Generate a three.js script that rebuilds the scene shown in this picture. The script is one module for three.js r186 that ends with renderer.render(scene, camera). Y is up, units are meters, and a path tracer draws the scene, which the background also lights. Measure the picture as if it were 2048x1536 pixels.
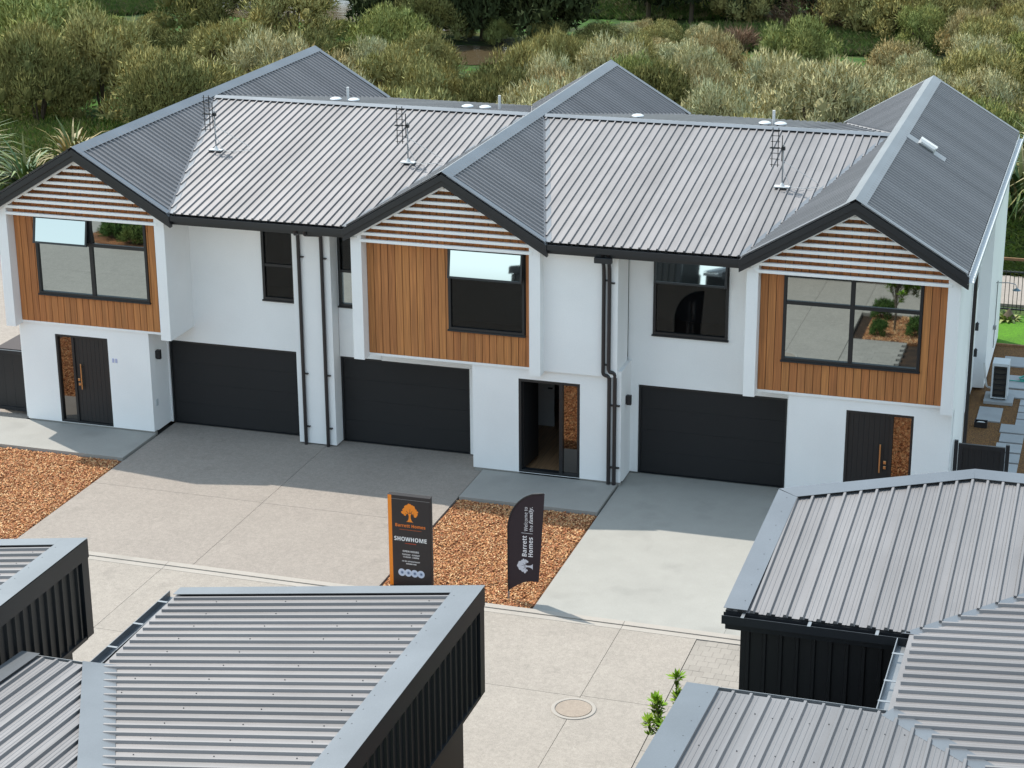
import * as THREE from 'three';
import { mergeGeometries } from 'three/addons/utils/BufferGeometryUtils.js';

// ---------------------------------------------------------------- camera, sky, sun, exposure
const scene = new THREE.Scene();
const camera = new THREE.PerspectiveCamera(21.62, 4 / 3, 0.5, 900);
camera.position.set(8.126, 16.713, 41.02);
camera.rotation.order = 'YXZ';
camera.rotation.set(-19.067 * Math.PI / 180, 17.558 * Math.PI / 180, -0.352 * Math.PI / 180);
const renderer = new THREE.WebGLRenderer({ antialias: true });
renderer.setSize(1024, 768);
renderer.toneMapping = THREE.LinearToneMapping;
renderer.toneMappingExposure = 1.42;
renderer.shadowMap.enabled = true;

const SUN = new THREE.Vector3(-0.52, 1, -0.285).normalize();
{
  const W = 512, H = 256, d = new Float32Array(W * H * 4);
  for (let j = 0; j < H; j++) for (let i = 0; i < W; i++) {
    const th = ((j + 0.5) / H - 0.5) * Math.PI, ph = ((i + 0.5) / W - 0.5) * 2 * Math.PI;
    const x = Math.cos(ph) * Math.cos(th), y = Math.sin(th), z = Math.sin(ph) * Math.cos(th);
    const c = Math.max(-1, Math.min(1, x * SUN.x + y * SUN.y + z * SUN.z)), a = Math.acos(c);
    const up = Math.max(0, y), k = Math.pow(1 - up, 3.2);
    const glow = 0.9 * Math.exp(-a * a / 0.12) + 0.35 * Math.exp(-a * a / 0.7);
    const o = (j * W + i) * 4;
    d[o] = 0.32 + 1.12 * k + glow; d[o + 1] = 0.50 + 1.12 * k + glow * 0.98; d[o + 2] = 0.71 + 0.90 * k + glow * 0.9; d[o + 3] = 1;
    if (y < 0) { const g = Math.min(1, -y * 6); for (let q = 0; q < 3; q++) d[o + q] = d[o + q] * (1 - g) + [0.35, 0.36, 0.33][q] * g; }
  }
  const t = new THREE.DataTexture(d, W, H, THREE.RGBAFormat, THREE.FloatType);
  t.mapping = THREE.EquirectangularReflectionMapping; t.magFilter = THREE.LinearFilter; t.minFilter = THREE.LinearFilter; t.needsUpdate = true;
  scene.background = t; scene.environment = t;
  scene.backgroundIntensity = 1; scene.environmentIntensity = 1;
}
const sun = new THREE.DirectionalLight(new THREE.Color(1, 0.95, 0.86), 3.5);
sun.position.copy(SUN).multiplyScalar(120).add(new THREE.Vector3(-6, 0, -5)); sun.target.position.set(-6, 0, -5);
sun.castShadow = true; sun.shadow.mapSize.set(4096, 4096);
Object.assign(sun.shadow.camera, { left: -60, right: 60, top: 75, bottom: -60, near: 1, far: 300 });
scene.add(sun, sun.target);

// ---------------------------------------------------------------- helpers
let seed = 7;
function rnd() { seed = (seed + 0x6D2B79F5) | 0; let t = Math.imul(seed ^ (seed >>> 15), 1 | seed); t = (t + Math.imul(t ^ (t >>> 7), 61 | t)) ^ t; return ((t ^ (t >>> 14)) >>> 0) / 4294967296; }
const rr = (a, b) => a + (b - a) * rnd();
const pick = a => a[Math.floor(rnd() * a.length)];
const V = (x, y, z) => new THREE.Vector3(x, y, z);
const used = {};
function numbered(n) { const k = used[n] = (used[n] === undefined ? 0 : used[n] + 1); return k ? `${n}_${String(k).padStart(3, '0')}` : n; }
function mesh(name, geo, mat, parent) { const m = new THREE.Mesh(geo, mat); m.name = name; m.castShadow = m.receiveShadow = true; parent.add(m); return m; }
function tag(o, label, category, group) { o.userData.label = label; o.userData.category = category; if (group) o.userData.group = group; return o; }
function thing(name, label, category, pos = [0, 0, 0], group) { const g = new THREE.Group(); g.name = numbered(name); g.position.set(...pos); scene.add(g); return tag(g, label, category, group); }
function part(name, parent) { const g = new THREE.Group(); g.name = name; parent.add(g); return g; }
function struct(o) { o.userData.kind = 'structure'; return o; }
function stuff(o) { o.userData.kind = 'stuff'; return o; }
function uvm(g, ou = 0, ov = 0) {
  if (g.index) g = g.toNonIndexed();
  if (!g.attributes.normal) g.computeVertexNormals();
  const p = g.attributes.position, n = g.attributes.normal, uv = new Float32Array(p.count * 2);
  for (let i = 0; i < p.count; i++) {
    const ax = Math.abs(n.getX(i)), ay = Math.abs(n.getY(i)), az = Math.abs(n.getZ(i));
    let u, v; if (ay >= ax && ay >= az) { u = p.getX(i); v = p.getZ(i); } else if (az >= ax) { u = p.getX(i); v = p.getY(i); } else { u = p.getZ(i); v = p.getY(i); }
    uv[2 * i] = u + ou; uv[2 * i + 1] = v + ov;
  }
  g.setAttribute('uv', new THREE.BufferAttribute(uv, 2)); return g;
}
function bx(x0, x1, y0, y1, z0, z1) { const g = new THREE.BoxGeometry(Math.abs(x1 - x0), Math.abs(y1 - y0), Math.abs(z1 - z0)); g.translate((x0 + x1) / 2, (y0 + y1) / 2, (z0 + z1) / 2); return uvm(g); }
// box with a small chamfer on its edges
function cbx(x0, x1, y0, y1, z0, z1, c = 0.006) {
  const s = new THREE.Shape(); const w = x1 - x0, h = y1 - y0; s.moveTo(c, c); s.lineTo(w - c, c); s.lineTo(w - c, h - c); s.lineTo(c, h - c); s.closePath();
  const g = new THREE.ExtrudeGeometry(s, { depth: z1 - z0 - 2 * c, bevelEnabled: true, bevelThickness: c, bevelSize: c, bevelSegments: 1 });
  g.translate(x0, y0, z0 + c); return uvm(g);
}
function poly(pts) { const s = new THREE.Shape(); pts.forEach(([x, y], i) => i ? s.lineTo(x, y) : s.moveTo(x, y)); s.closePath(); return s; }
// a wall in the xy plane, front face at z, with rectangular holes [x0,x1,y0,y1]
function wallGeo(outline, holes, z, th) {
  const s = poly(outline); for (const [a, b, c, d] of holes) { const h = new THREE.Path(); h.moveTo(a, c); h.lineTo(a, d); h.lineTo(b, d); h.lineTo(b, c); h.closePath(); s.holes.push(h); }
  const g = new THREE.ExtrudeGeometry(s, { depth: th, bevelEnabled: false }); g.translate(0, 0, z - th); return uvm(g);
}
const rect = (x0, x1, y0, y1) => [[x0, y0], [x1, y0], [x1, y1], [x0, y1]];
function tube(pts, r, seg = 8, n) { const c = new THREE.CatmullRomCurve3(pts, false, 'catmullrom', 0.1); return new THREE.TubeGeometry(c, n || pts.length * 6, r, seg, false); }
function bar(a, b, r, seg = 6) { const d = b.clone().sub(a), g = new THREE.CylinderGeometry(r, r, d.length(), seg); g.applyQuaternion(new THREE.Quaternion().setFromUnitVectors(V(0, 1, 0), d.clone().normalize())); g.translate((a.x + b.x) / 2, (a.y + b.y) / 2, (a.z + b.z) / 2); return g; }
function merge(list) { return mergeGeometries(list.map(g => { const q = g.index ? g.toNonIndexed() : g; for (const k of Object.keys(q.attributes)) if (!['position', 'normal', 'uv'].includes(k)) q.deleteAttribute(k); return q; })); }

// ---------------------------------------------------------------- textures
function hash(x, y, s) { let h = Math.imul(x, 374761393) + Math.imul(y, 668265263) + Math.imul(s, 1274126177); h = Math.imul(h ^ (h >>> 13), 1274126177); return ((h ^ (h >>> 16)) >>> 0) / 4294967296; }
function vnoise(x, y, px, py, s) {
  const xi = Math.floor(x), yi = Math.floor(y), fx = x - xi, fy = y - yi, u = fx * fx * (3 - 2 * fx), v = fy * fy * (3 - 2 * fy);
  const m = (a, p) => ((a % p) + p) % p, h = (a, b) => hash(m(a, px), m(b, py), s);
  return (h(xi, yi) * (1 - u) + h(xi + 1, yi) * u) * (1 - v) + (h(xi, yi + 1) * (1 - u) + h(xi + 1, yi + 1) * u) * v;
}
function fbm(x, y, p, oct, s) { let a = 0, w = 0.5, t = 0; for (let o = 0; o < oct; o++) { a += w * vnoise(x * p, y * p, p, p, s + o); t += w; w *= 0.55; p *= 2; } return a / t; }
function tex(w, h, fn, repeatMetres, colour = true) {
  const d = new Uint8Array(w * h * 4);
  for (let j = 0; j < h; j++) for (let i = 0; i < w; i++) { const c = fn(i / w, j / h, i, j), o = (j * w + i) * 4; for (let q = 0; q < 3; q++) d[o + q] = Math.max(0, Math.min(255, (Array.isArray(c) ? c[q] : c) * 255)); d[o + 3] = 255; }
  const t = new THREE.DataTexture(d, w, h, THREE.RGBAFormat); t.wrapS = t.wrapT = THREE.RepeatWrapping; t.magFilter = THREE.LinearFilter; t.minFilter = THREE.LinearMipmapLinearFilter; t.generateMipmaps = true;
  if (colour) t.colorSpace = THREE.SRGBColorSpace; t.repeat.set(1 / repeatMetres[0], 1 / repeatMetres[1]); t.needsUpdate = true; return t;
}
const L = (r, g, b) => new THREE.Color().setRGB(r, g, b);
const concreteTex = tex(1024, 1024, (u, v, i, j) => {
  const a = fbm(u, v, 4, 4, 11), b = fbm(u, v, 22, 3, 31), s = hash(i, j, 5), st = fbm(u, v, 9, 3, 77);
  let k = 0.93 + 0.05 * (a - 0.5) + 0.04 * (b - 0.5) + 0.07 * (s - 0.5); if (st > 0.64) k -= (st - 0.64) * 0.22; return [k, k * 0.995, k * 0.985];
}, [6.1, 6.1]);
const aggregateTex = tex(1024, 1024, (u, v, i, j) => {
  const a = fbm(u, v, 5, 4, 19), b = fbm(u, v, 90, 2, 3), s = hash(i >> 1, j >> 1, 8), st = fbm(u, v, 7, 4, 51);
  let k = 0.92 + 0.05 * (a - 0.5) + 0.09 * (b - 0.5) + 0.13 * (s - 0.5); if (st > 0.62) k -= (st - 0.62) * 0.25; return [k, k * 0.985, k * 0.965];
}, [5.3, 5.3]);
const stuccoBump = tex(512, 512, (u, v, i, j) => 0.5 + 0.5 * (fbm(u, v, 60, 3, 4) - 0.5) + 0.25 * (hash(i, j, 2) - 0.5), [1.7, 1.7], false);
const stuccoTex = tex(512, 512, (u, v, i, j) => { const k = 0.965 + 0.05 * (fbm(u, v, 3, 4, 91) - 0.5) + 0.02 * (hash(i, j, 9) - 0.5); return [k, k, k]; }, [3.7, 3.7]);
const grainTex = tex(256, 512, (u, v, i, j) => {
  const w = vnoise(u * 40 + 3 * vnoise(u * 4, v * 3, 4, 3, 3), v * 4, 40, 4, 1), f = vnoise(u * 110, v * 8, 110, 8, 7), b = vnoise(u * 6, v * 2, 6, 2, 13);
  const k = 0.80 + 0.16 * w + 0.10 * (f - 0.5) + 0.14 * (b - 0.5); return [k, k * 0.97, k * 0.92];
}, [0.9, 2.3]);
const floorTex = tex(256, 256, (u, v) => { const k = 0.75 + 0.25 * vnoise(u * 30, v * 4, 30, 4, 3); return [k, k * 0.9, k * 0.8]; }, [0.6, 2]);
const metalTex = tex(512, 512, (u, v, i, j) => { const k = 0.93 + 0.10 * (fbm(u, v, 4, 4, 61) - 0.5) + 0.05 * (hash(i, j, 3) - 0.5); return [k, k, k]; }, [2.9, 2.9]);
const metalRough = tex(512, 512, (u, v) => { const k = 0.84 + 0.10 * (fbm(u, v, 6, 4, 14) - 0.5); return [k, k, k]; }, [2.3, 2.3], false);
const soilTex = tex(512, 512, (u, v, i, j) => { const a = fbm(u, v, 8, 4, 6), s = hash(i >> 1, j >> 1, 1), k = 0.55 + 0.5 * (a - 0.5) + 0.5 * (s - 0.5); return [k, k * 0.9, k * 0.8]; }, [1.3, 1.3]);
const gravelTex = tex(512, 512, (u, v, i, j) => { const s = vnoise(u * 120, v * 120, 120, 120, 5), h = hash(i >> 2, j >> 2, 4), k = 0.35 + 0.4 * s + 0.3 * (h - 0.4); return [k, k * (0.78 + 0.12 * h), k * 0.6]; }, [1.6, 1.6]);
const grassTex = tex(1024, 1024, (u, v, i, j) => {
  const a = fbm(u, v, 5, 5, 41), b = fbm(u, v, 60, 3, 17), s = hash(i, j, 12), dry = Math.max(0, fbm(u, v, 8, 4, 99) - 0.48) * 3.2;
  const k = 0.55 + 0.5 * (a - 0.5) + 0.5 * (b - 0.5) + 0.3 * (s - 0.5); return [k * (0.62 + 0.35 * dry), k * 0.86, k * (0.24 + 0.22 * dry)];
}, [23, 23]);
const turfTex = tex(512, 512, (u, v, i, j) => { const k = 0.7 + 0.35 * (fbm(u, v, 90, 2, 7) - 0.5) + 0.25 * (hash(i, j, 2) - 0.5) + 0.15 * (fbm(u, v, 4, 3, 8) - 0.5); return [k * 0.72, k, k * 0.2]; }, [1.9, 1.9]);

// ---------------------------------------------------------------- materials
const std = o => new THREE.MeshStandardMaterial(o);
const M = {
  white: std({ color: L(0.86, 0.86, 0.855), map: stuccoTex, bumpMap: stuccoBump, bumpScale: 0.003, roughness: 0.9 }),
  whitePaint: std({ color: L(0.80, 0.80, 0.79), roughness: 0.55 }),
  black: std({ color: L(0.0122, 0.0122, 0.0137), roughness: 0.45 }),
  fascia: std({ color: L(0.020, 0.021, 0.024), roughness: 0.4, map: metalTex }),
  pipe: std({ color: L(0.022, 0.018, 0.019), roughness: 0.4 }),
  frame: std({ color: L(0.0115, 0.0130, 0.0151), roughness: 0.4 }),
  garage: std({ color: L(0.0090, 0.0090, 0.0104), roughness: 0.7, map: metalTex }),
  doorBlack: std({ color: L(0.0101, 0.0101, 0.0115), roughness: 0.5 }),
  brass: std({ color: L(0.55, 0.33, 0.16), roughness: 0.3, metalness: 0.9 }),
  roof: [0.94, 1, 1.06].map(k => std({ color: L(0.297 * k, 0.286 * k, 0.288 * k), roughness: 0.72, metalness: 0.88, map: metalTex, roughnessMap: metalRough })),
  flashing: std({ color: L(0.255, 0.268, 0.285), roughness: 0.42, metalness: 0.88, map: metalTex }),
  cladBlack: [0.9, 1, 1.1].map(k => std({ color: L(0.020 * k, 0.019 * k, 0.019 * k), roughness: 0.45 })),
  screw: std({ color: L(0.08, 0.08, 0.085), roughness: 0.4, metalness: 0.6 }),
  mirrorGlass: new THREE.MeshPhysicalMaterial({ color: L(0.40, 0.455, 0.465), metalness: 1, roughness: 0.02 }),
  doorGlass: new THREE.MeshPhysicalMaterial({ color: L(0.20, 0.185, 0.175), metalness: 1, roughness: 0.03 }),
  clearGlass: new THREE.MeshPhysicalMaterial({ color: L(0.55, 0.60, 0.62), transmission: 1, roughness: 0.02, ior: 1.5, specularIntensity: 0.45, thickness: 0 }),
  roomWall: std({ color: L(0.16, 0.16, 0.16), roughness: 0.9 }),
  roomDoor: std({ color: L(0.6, 0.6, 0.6), roughness: 0.6 }),
  floorWood: std({ color: L(0.42, 0.30, 0.20), map: floorTex, roughness: 0.45 }),
  driveWarm: std({ color: L(0.335, 0.298, 0.268), map: aggregateTex, roughness: 0.9 }),
  driveCool: std({ color: L(0.37, 0.358, 0.33), map: concreteTex, roughness: 0.85 }),
  path: std({ color: L(0.35, 0.338, 0.315), map: concreteTex, roughness: 0.85 }),
  road: std({ color: L(0.37, 0.335, 0.30), map: aggregateTex, roughness: 0.9 }),
  kerb: std({ color: L(0.41, 0.37, 0.33), map: concreteTex, roughness: 0.85 }),
  paver: [0.96, 1, 1.04].map(k => std({ color: L(0.335 * k, 0.30 * k, 0.265 * k), map: concreteTex, roughness: 0.9 })),
  stone: [0.92, 1, 1.06].map(k => std({ color: L(0.36 * k, 0.38 * k, 0.40 * k), map: concreteTex, roughness: 0.85 })),
  soil: std({ color: L(0.12, 0.075, 0.045), map: soilTex, roughness: 1 }),
  mulchBed: std({ color: L(0.55, 0.27, 0.12), map: soilTex, roughness: 1 }),
  gravel: std({ color: L(0.42, 0.28, 0.16), map: gravelTex, roughness: 1 }),
  grass: std({ color: L(0.30, 0.42, 0.20), map: grassTex, roughness: 1 }),
  turf: std({ color: L(0.26, 0.36, 0.10), map: turfTex, roughness: 1 }),
  joint: std({ color: L(0.05, 0.045, 0.04), roughness: 1 }),
  timberEdge: std({ color: L(0.30, 0.17, 0.09), map: grainTex, roughness: 0.9 }),
  galv: std({ color: L(0.30, 0.31, 0.32), roughness: 0.4, metalness: 0.6 }),
  plastic: std({ color: L(0.55, 0.55, 0.54), roughness: 0.5 }),
  acBody: std({ color: L(0.50, 0.53, 0.55), roughness: 0.5 }),
  orange: std({ color: L(0.80, 0.24, 0.03), roughness: 0.5 }),
  signBlack: std({ color: L(0.022, 0.020, 0.021), roughness: 0.5 }),
};
M.timber = [[0.53, 0.225, 0.078], [0.50, 0.205, 0.070], [0.475, 0.19, 0.066], [0.56, 0.245, 0.083], [0.51, 0.215, 0.076]].map(c => std({ color: L(...c), map: grainTex, roughness: 0.7 }));

// ---------------------------------------------------------------- ribbed sheet metal
function clipStrip(pl, a, b) {
  const cut = (p, f) => { const o = []; for (let i = 0; i < p.length; i++) { const A = p[i], B = p[(i + 1) % p.length], fa = f(A), fb = f(B); if (fa >= 0) o.push(A); if ((fa >= 0) !== (fb >= 0)) { const t = fa / (fa - fb); o.push([A[0] + (B[0] - A[0]) * t, A[1] + (B[1] - A[1]) * t]); } } return o; };
  let p = cut(pl, q => q[0] - a); if (p.length > 2) p = cut(p, q => b - q[0]); return p;
}
function spans(pl, s) { const t = []; for (let i = 0; i < pl.length; i++) { const A = pl[i], B = pl[(i + 1) % pl.length]; if ((A[0] <= s) !== (B[0] <= s)) t.push(A[1] + (B[1] - A[1]) * (s - A[0]) / (B[0] - A[0])); } t.sort((a, b) => a - b); const o = []; for (let i = 0; i + 1 < t.length; i += 2) o.push([t[i], t[i + 1]]); return o; }
// P0 origin, ds across the ribs, dt along them, polygon in (s,t)
function ribbed(parent, name, mats, P0, ds, dt, pl, o = {}) {
  const pitch = o.pitch || 0.192, h = o.h || 0.038, wb = o.wb || 0.056, wt = o.wt || 0.030, per = o.per || 4, in0 = o.in0 ?? 0.02, in1 = o.in1 ?? 0.02;
  const n = V().crossVectors(ds, dt).normalize(); if (o.flip ? n.dot(o.flip) < 0 : n.y < 0) n.negate();
  const P = (s, t, k) => P0.clone().addScaledVector(ds, s).addScaledVector(dt, t).addScaledVector(n, k);
  let s0 = Infinity, s1 = -Infinity; for (const p of pl) { s0 = Math.min(s0, p[0]); s1 = Math.max(s1, p[0]); }
  const W = pitch * per, out = [];
  for (let a = s0, q = 0; a < s1 - 0.02; a += W, q++) {
    const b = Math.min(a + W, s1), cp = clipStrip(pl, a, b); if (cp.length < 3) continue;
    const pos = [], uv = [];
    const tri = (A, B, C) => { const nn = V().crossVectors(B[0].clone().sub(A[0]), C[0].clone().sub(A[0])); for (const X of (A[3] && nn.dot(A[3]) < 0) ? [A, C, B] : [A, B, C]) { pos.push(X[0].x, X[0].y, X[0].z); uv.push(X[1], X[2]); } };
    const vt = cp.map(p => new THREE.Vector2(p[0], p[1])), dd = vt.filter((p, i) => p.distanceTo(vt[(i + 1) % vt.length]) > 1e-5);
    if (dd.length < 3) continue;
    for (const f of THREE.ShapeUtils.triangulateShape(dd, [])) { const g = f.map(i => [P(dd[i].x, dd[i].y, 0), dd[i].x, dd[i].y, n]); tri(g[0], g[1], g[2]); }
    const rib = (s, t0, t1, hb, ht, hh) => {
      const c = t => [P(s - hb, t, 0), P(s - ht, t, hh), P(s + ht, t, hh), P(s + hb, t, 0)], A = c(t0), B = c(t1), mid = P(s, (t0 + t1) / 2, hh * 0.4);
      const quad = (a1, a2, a3, a4) => { const ce = a1.clone().add(a2).add(a3).add(a4).multiplyScalar(0.25), ou = V().crossVectors(a2.clone().sub(a1), a4.clone().sub(a1)); if (ou.dot(ce.clone().sub(mid)) < 0) ou.negate(); const X = p => [p, s, t0, ou]; tri(X(a1), X(a2), X(a3)); tri(X(a1), X(a3), X(a4)); };
      for (let i = 0; i < 3; i++) quad(A[i], A[i + 1], B[i + 1], B[i]);
      quad(A[0], A[1], A[2], A[3]); quad(B[0], B[1], B[2], B[3]);
    };
    for (let s = a + pitch / 2; s < b - 0.02; s += pitch) for (const [t0, t1] of spans(pl, s)) {
      const l = t0 + in0, r = t1 - in1; if (r - l > 0.05) rib(s, l, r, wb / 2, wt / 2, h);
      if (o.swage && r - l > 0.05) for (const k of [0.36, 0.64]) if (s + pitch * k < b) for (const [u0, u1] of spans(pl, s + pitch * k)) if (u1 - u0 > 0.3) rib(s + pitch * k, u0 + in0, u1 - in1, 0.012, 0.007, 0.0035);
    }
    const g = new THREE.BufferGeometry(); g.setAttribute('position', new THREE.Float32BufferAttribute(pos, 3)); g.setAttribute('uv', new THREE.Float32BufferAttribute(uv, 2)); g.computeVertexNormals();
    out.push(mesh(name, g, mats[(q * 7 + (q >> 1)) % mats.length], parent));
  }
  return out;
}
// a thin folded strip: polygon given as 3D quad corners, with thickness along n
function strip3(a, b, c, d, th = 0.004) {
  const n = V().crossVectors(b.clone().sub(a), d.clone().sub(a)).normalize(); if (n.y < 0) n.negate(); n.multiplyScalar(th);
  const t = [a, b, c, d], u = t.map(p => p.clone().sub(n)), pos = [], ctr = t[0].clone().add(t[2]).multiplyScalar(0.5).addScaledVector(n, -0.5);
  const q = (e, f, g, h) => { const ce = e.clone().add(g).multiplyScalar(0.5), nn = V().crossVectors(f.clone().sub(e), h.clone().sub(e)); const l = nn.dot(ce.sub(ctr)) >= 0 ? [e, f, g, e, g, h] : [e, g, f, e, h, g]; for (const p of l) pos.push(p.x, p.y, p.z); };
  q(...t); q(...u); for (let i = 0; i < 4; i++) { const j = (i + 1) % 4; q(t[i], t[j], u[j], u[i]); }
  const g = new THREE.BufferGeometry(); g.setAttribute('position', new THREE.Float32BufferAttribute(pos, 3)); g.computeVertexNormals(); return uvm(g);
}

// ================================================================ GROUND
struct(mesh('ground', uvm(new THREE.PlaneGeometry(520, 520).rotateX(-Math.PI / 2).translate(0, -0.12, -40)), M.grass, scene));
function slabs(name, rects, mats, y = 0, th = 0.1, gap = 0.0045) {
  const g = new THREE.Group(); g.name = name; scene.add(g); struct(g);
  rects.forEach(([x0, x1, z0, z1], i) => mesh('concrete_slab', uvm(bx(x0 + gap, x1 - gap, y - th, y, z0 + gap, z1 - gap), i * 1.7, i * 2.3), Array.isArray(mats) ? mats[i % mats.length] : mats, g));
  return g;
}
struct(mesh('subsoil', bx(-36, 20, -0.115, -0.105, -1, 34), M.soil, scene));
struct(mesh('joint_bed', bx(-36, 6, -0.1045, -0.05, 0.02, 7.42), M.joint, scene));
slabs('shared_driveway', [[-13.42, -9.3, -0.6, 4.0], [-13.42, -9.3, 4.0, 7.44], [-9.3, -5.32, -0.6, 4.02], [-9.3, -5.32, 4.02, 7.44]], M.driveWarm);
slabs('driveway', [[-2.12, 1.62, -0.6, 7.44], [1.62, 2.6, 2.57, 7.44]], M.driveCool, 0, 0.1, 0.0025);
slabs('entry_path', [[-20.5, -13.45, 0.86, 2.56]], M.path, 0.05, 0.15);
slabs('entry_path_001', [[-5.28, -2.15, 0.86, 2.56]], M.path, 0.05, 0.15);
slabs('entry_path_002', [[1.66, 6.6, 0.86, 2.56]], M.path, 0.05, 0.15);
slabs('kerb_channel', [[-36, -9.82, 7.45, 7.62], [-9.82, -0.28, 7.45, 7.62], [-0.28, 6, 7.45, 7.62]], M.kerb, 0.015);
slabs('kerb_channel_001', [[-36, -9.82, 7.62, 7.78], [-9.82, -0.28, 7.62, 7.78], [-0.28, 6, 7.62, 7.78]], M.kerb, -0.004);
slabs('road', [[-36, -18, 7.79, 13.2], [-18, -9.82, 7.79, 10.6], [-9.82, -5.1, 7.79, 10.6], [-5.1, -0.28, 7.79, 10.6], [-0.28, 1.18, 7.79, 10.55], [-18, -9.82, 10.6, 14.4], [-9.82, -5.1, 10.6, 14.4], [-5.1, -0.28, 10.6, 14.4], [-0.28, 1.18, 10.55, 14.4], [-36, -18, 13.2, 18.6], [-18, -9.82, 14.4, 18.6], [-9.82, -5.1, 14.4, 18.6], [-5.1, -0.28, 14.4, 18.6], [-0.28, 1.18, 14.4, 18.6], [1.18, 3.9, 15.6, 18.6], [-36, -18, 18.6, 30], [-18, -10.2, 18.6, 30]], M.road);
{ // small pavers beside the road
  const g = new THREE.Group(); g.name = 'paved_strip'; scene.add(g); struct(g);
  for (let r = 0, z = 7.82; z < 13; z += 0.205, r++) for (let x = 1.19 - (r % 2) * 0.1; x < 2.6; x += 0.205) mesh('paver', bx(Math.max(1.19, x), x + 0.2015, -0.1, -0.004 + rr(-0.002, 0.002), z, z + 0.2015), pick(M.paver), g);
}
// bark mulch beds
function mulchBed(name, x0, x1, z0, z1, holes = []) {
  const g = new THREE.Group(); g.name = name; scene.add(g); struct(g);
  mesh('bark_base', bx(x0, x1, -0.1, -0.035, z0, z1), M.mulchBed, g);
  const n = Math.round((x1 - x0) * (z1 - z0) * 1150), shape = new THREE.BoxGeometry(1, 1, 1), im = new THREE.InstancedMesh(shape, std({ color: 0xffffff, roughness: 0.95 }), n);
  im.name = 'bark_chips'; im.castShadow = im.receiveShadow = true; stuff(im);
  const m = new THREE.Matrix4(), q = new THREE.Quaternion(), e = new THREE.Euler(), cols = [[0.52, 0.25, 0.10], [0.60, 0.33, 0.15], [0.42, 0.17, 0.065], [0.30, 0.11, 0.045], [0.66, 0.42, 0.22], [0.48, 0.21, 0.10]];
  for (let i = 0; i < n; i++) {
    e.set(rr(-0.6, 0.6), rr(0, 6.28), rr(-0.6, 0.6)); q.setFromEuler(e);
    m.compose(V(rr(x0 + 0.03, x1 - 0.03), -0.035 + rr(0, 0.035), rr(z0 + 0.03, z1 - 0.03)), q, V(rr(0.02, 0.062), rr(0.006, 0.014), rr(0.012, 0.028))); im.setMatrixAt(i, m);
    const c = pick(cols), k = rr(0.75, 1.15); im.setColorAt(i, L(c[0] * k, c[1] * k, c[2] * k));
  }
  g.add(im);
}
mulchBed('mulch_bed', -19.5, -13.44, 2.57, 7.43);
mulchBed('mulch_bed_001', -5.3, -2.14, 2.57, 7.43);
mulchBed('mulch_bed_002', 2.62, 4.6, 2.57, 7.43);
// side yard, turf, path and lawn
struct(mesh('side_gravel', bx(4.5, 9.5, -0.1, -0.02, -11.85, 0.8), M.gravel, scene));
struct(mesh('artificial_turf', bx(4.2, 16, -0.1, 0.0, -14.75, -11.95), M.turf, scene));
struct(mesh('turf_edging', bx(4.2, 16, -0.1, 0.03, -11.94, -11.86), M.timberEdge, scene));
struct(mesh('footpath', bx(-2, 26, -0.118, -0.03, -18.9, -15.9), M.driveWarm, scene));
struct(mesh('side_yard_left', bx(-26, -17.06, -0.115, -0.03, -12.5, 0.85), M.driveWarm, scene));
{
  const g = new THREE.Group(); g.name = 'stepping_stones'; scene.add(g); struct(g);
  const row = [[5.5, 6.1, -9.35, -8.35], [5.35, 6.3, -10.9, -10.1], [5.5, 6.2, -8.2, -7.62], [5.06, 5.62, -6.72, -5.72]];
  for (const r of row) mesh('stepping_stone', cbx(r[0], r[1], -0.06, 0.015, r[2], r[3]), pick(M.stone), g);
  for (let z = -5.6, k = 0; z < 0.2; z += 0.66, k++) mesh('stepping_stone', cbx(5.66 + (k % 2) * 0.04, 6.24, -0.06, 0.015, z, z + 0.56), pick(M.stone), g);
  for (let z = -7.5; z < -5.7; z += 0.5) mesh('stepping_stone', cbx(5.98, 6.7, -0.06, 0.015, z, z + 0.42), pick(M.stone), g);
}
{ // manhole cover in the road
  const t = thing('manhole_cover', 'round concrete-filled manhole cover set in the pale road', 'manhole', [-0.27, 0, 11.06]);
  mesh('lid', new THREE.CylinderGeometry(0.31, 0.31, 0.03, 40).translate(0, 0.0, 0), std({ color: L(0.36, 0.30, 0.25), map: aggregateTex, roughness: 0.9 }), t);
  mesh('ring', new THREE.LatheGeometry([[0.325, -0.02], [0.325, 0.012], [0.335, 0.016], [0.385, 0.016], [0.395, 0.01], [0.395, -0.02]].map(p => new THREE.Vector2(...p)), 40), M.kerb, t);
}

// ================================================================ TERRACE OF THREE TOWN HOUSES
const house = thing('townhouse_terrace', 'long white terrace of three town houses with timber bays and grey ribbed roof', 'building', [0, 0, 0]);
const AP = [-14.80, -5.95, 2.855];            // gable centres
const EY = 5.59, AY = 6.96, HW = 2.3, PG = (AY - EY) / HW, ZF = 1.22, ZC = 0.92, ZE = 0.88;
const RF = 1.44, RB = -12.73, EZ = 1.31, MY = 6.84, MZ = -5.67, RZ = -12.65, PM = (MY - EY) / (EZ - MZ);
const XV = HW - (MY - EY) / PG;               // where the main ridge meets a gable slope, from its centre
const fins = [[-17.02, -12.72], [-8.18, -3.82], [0.66, 5.03]], clad = [[-16.774, -12.97], [-7.93, -4.07], [0.905, 4.78]];

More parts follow.
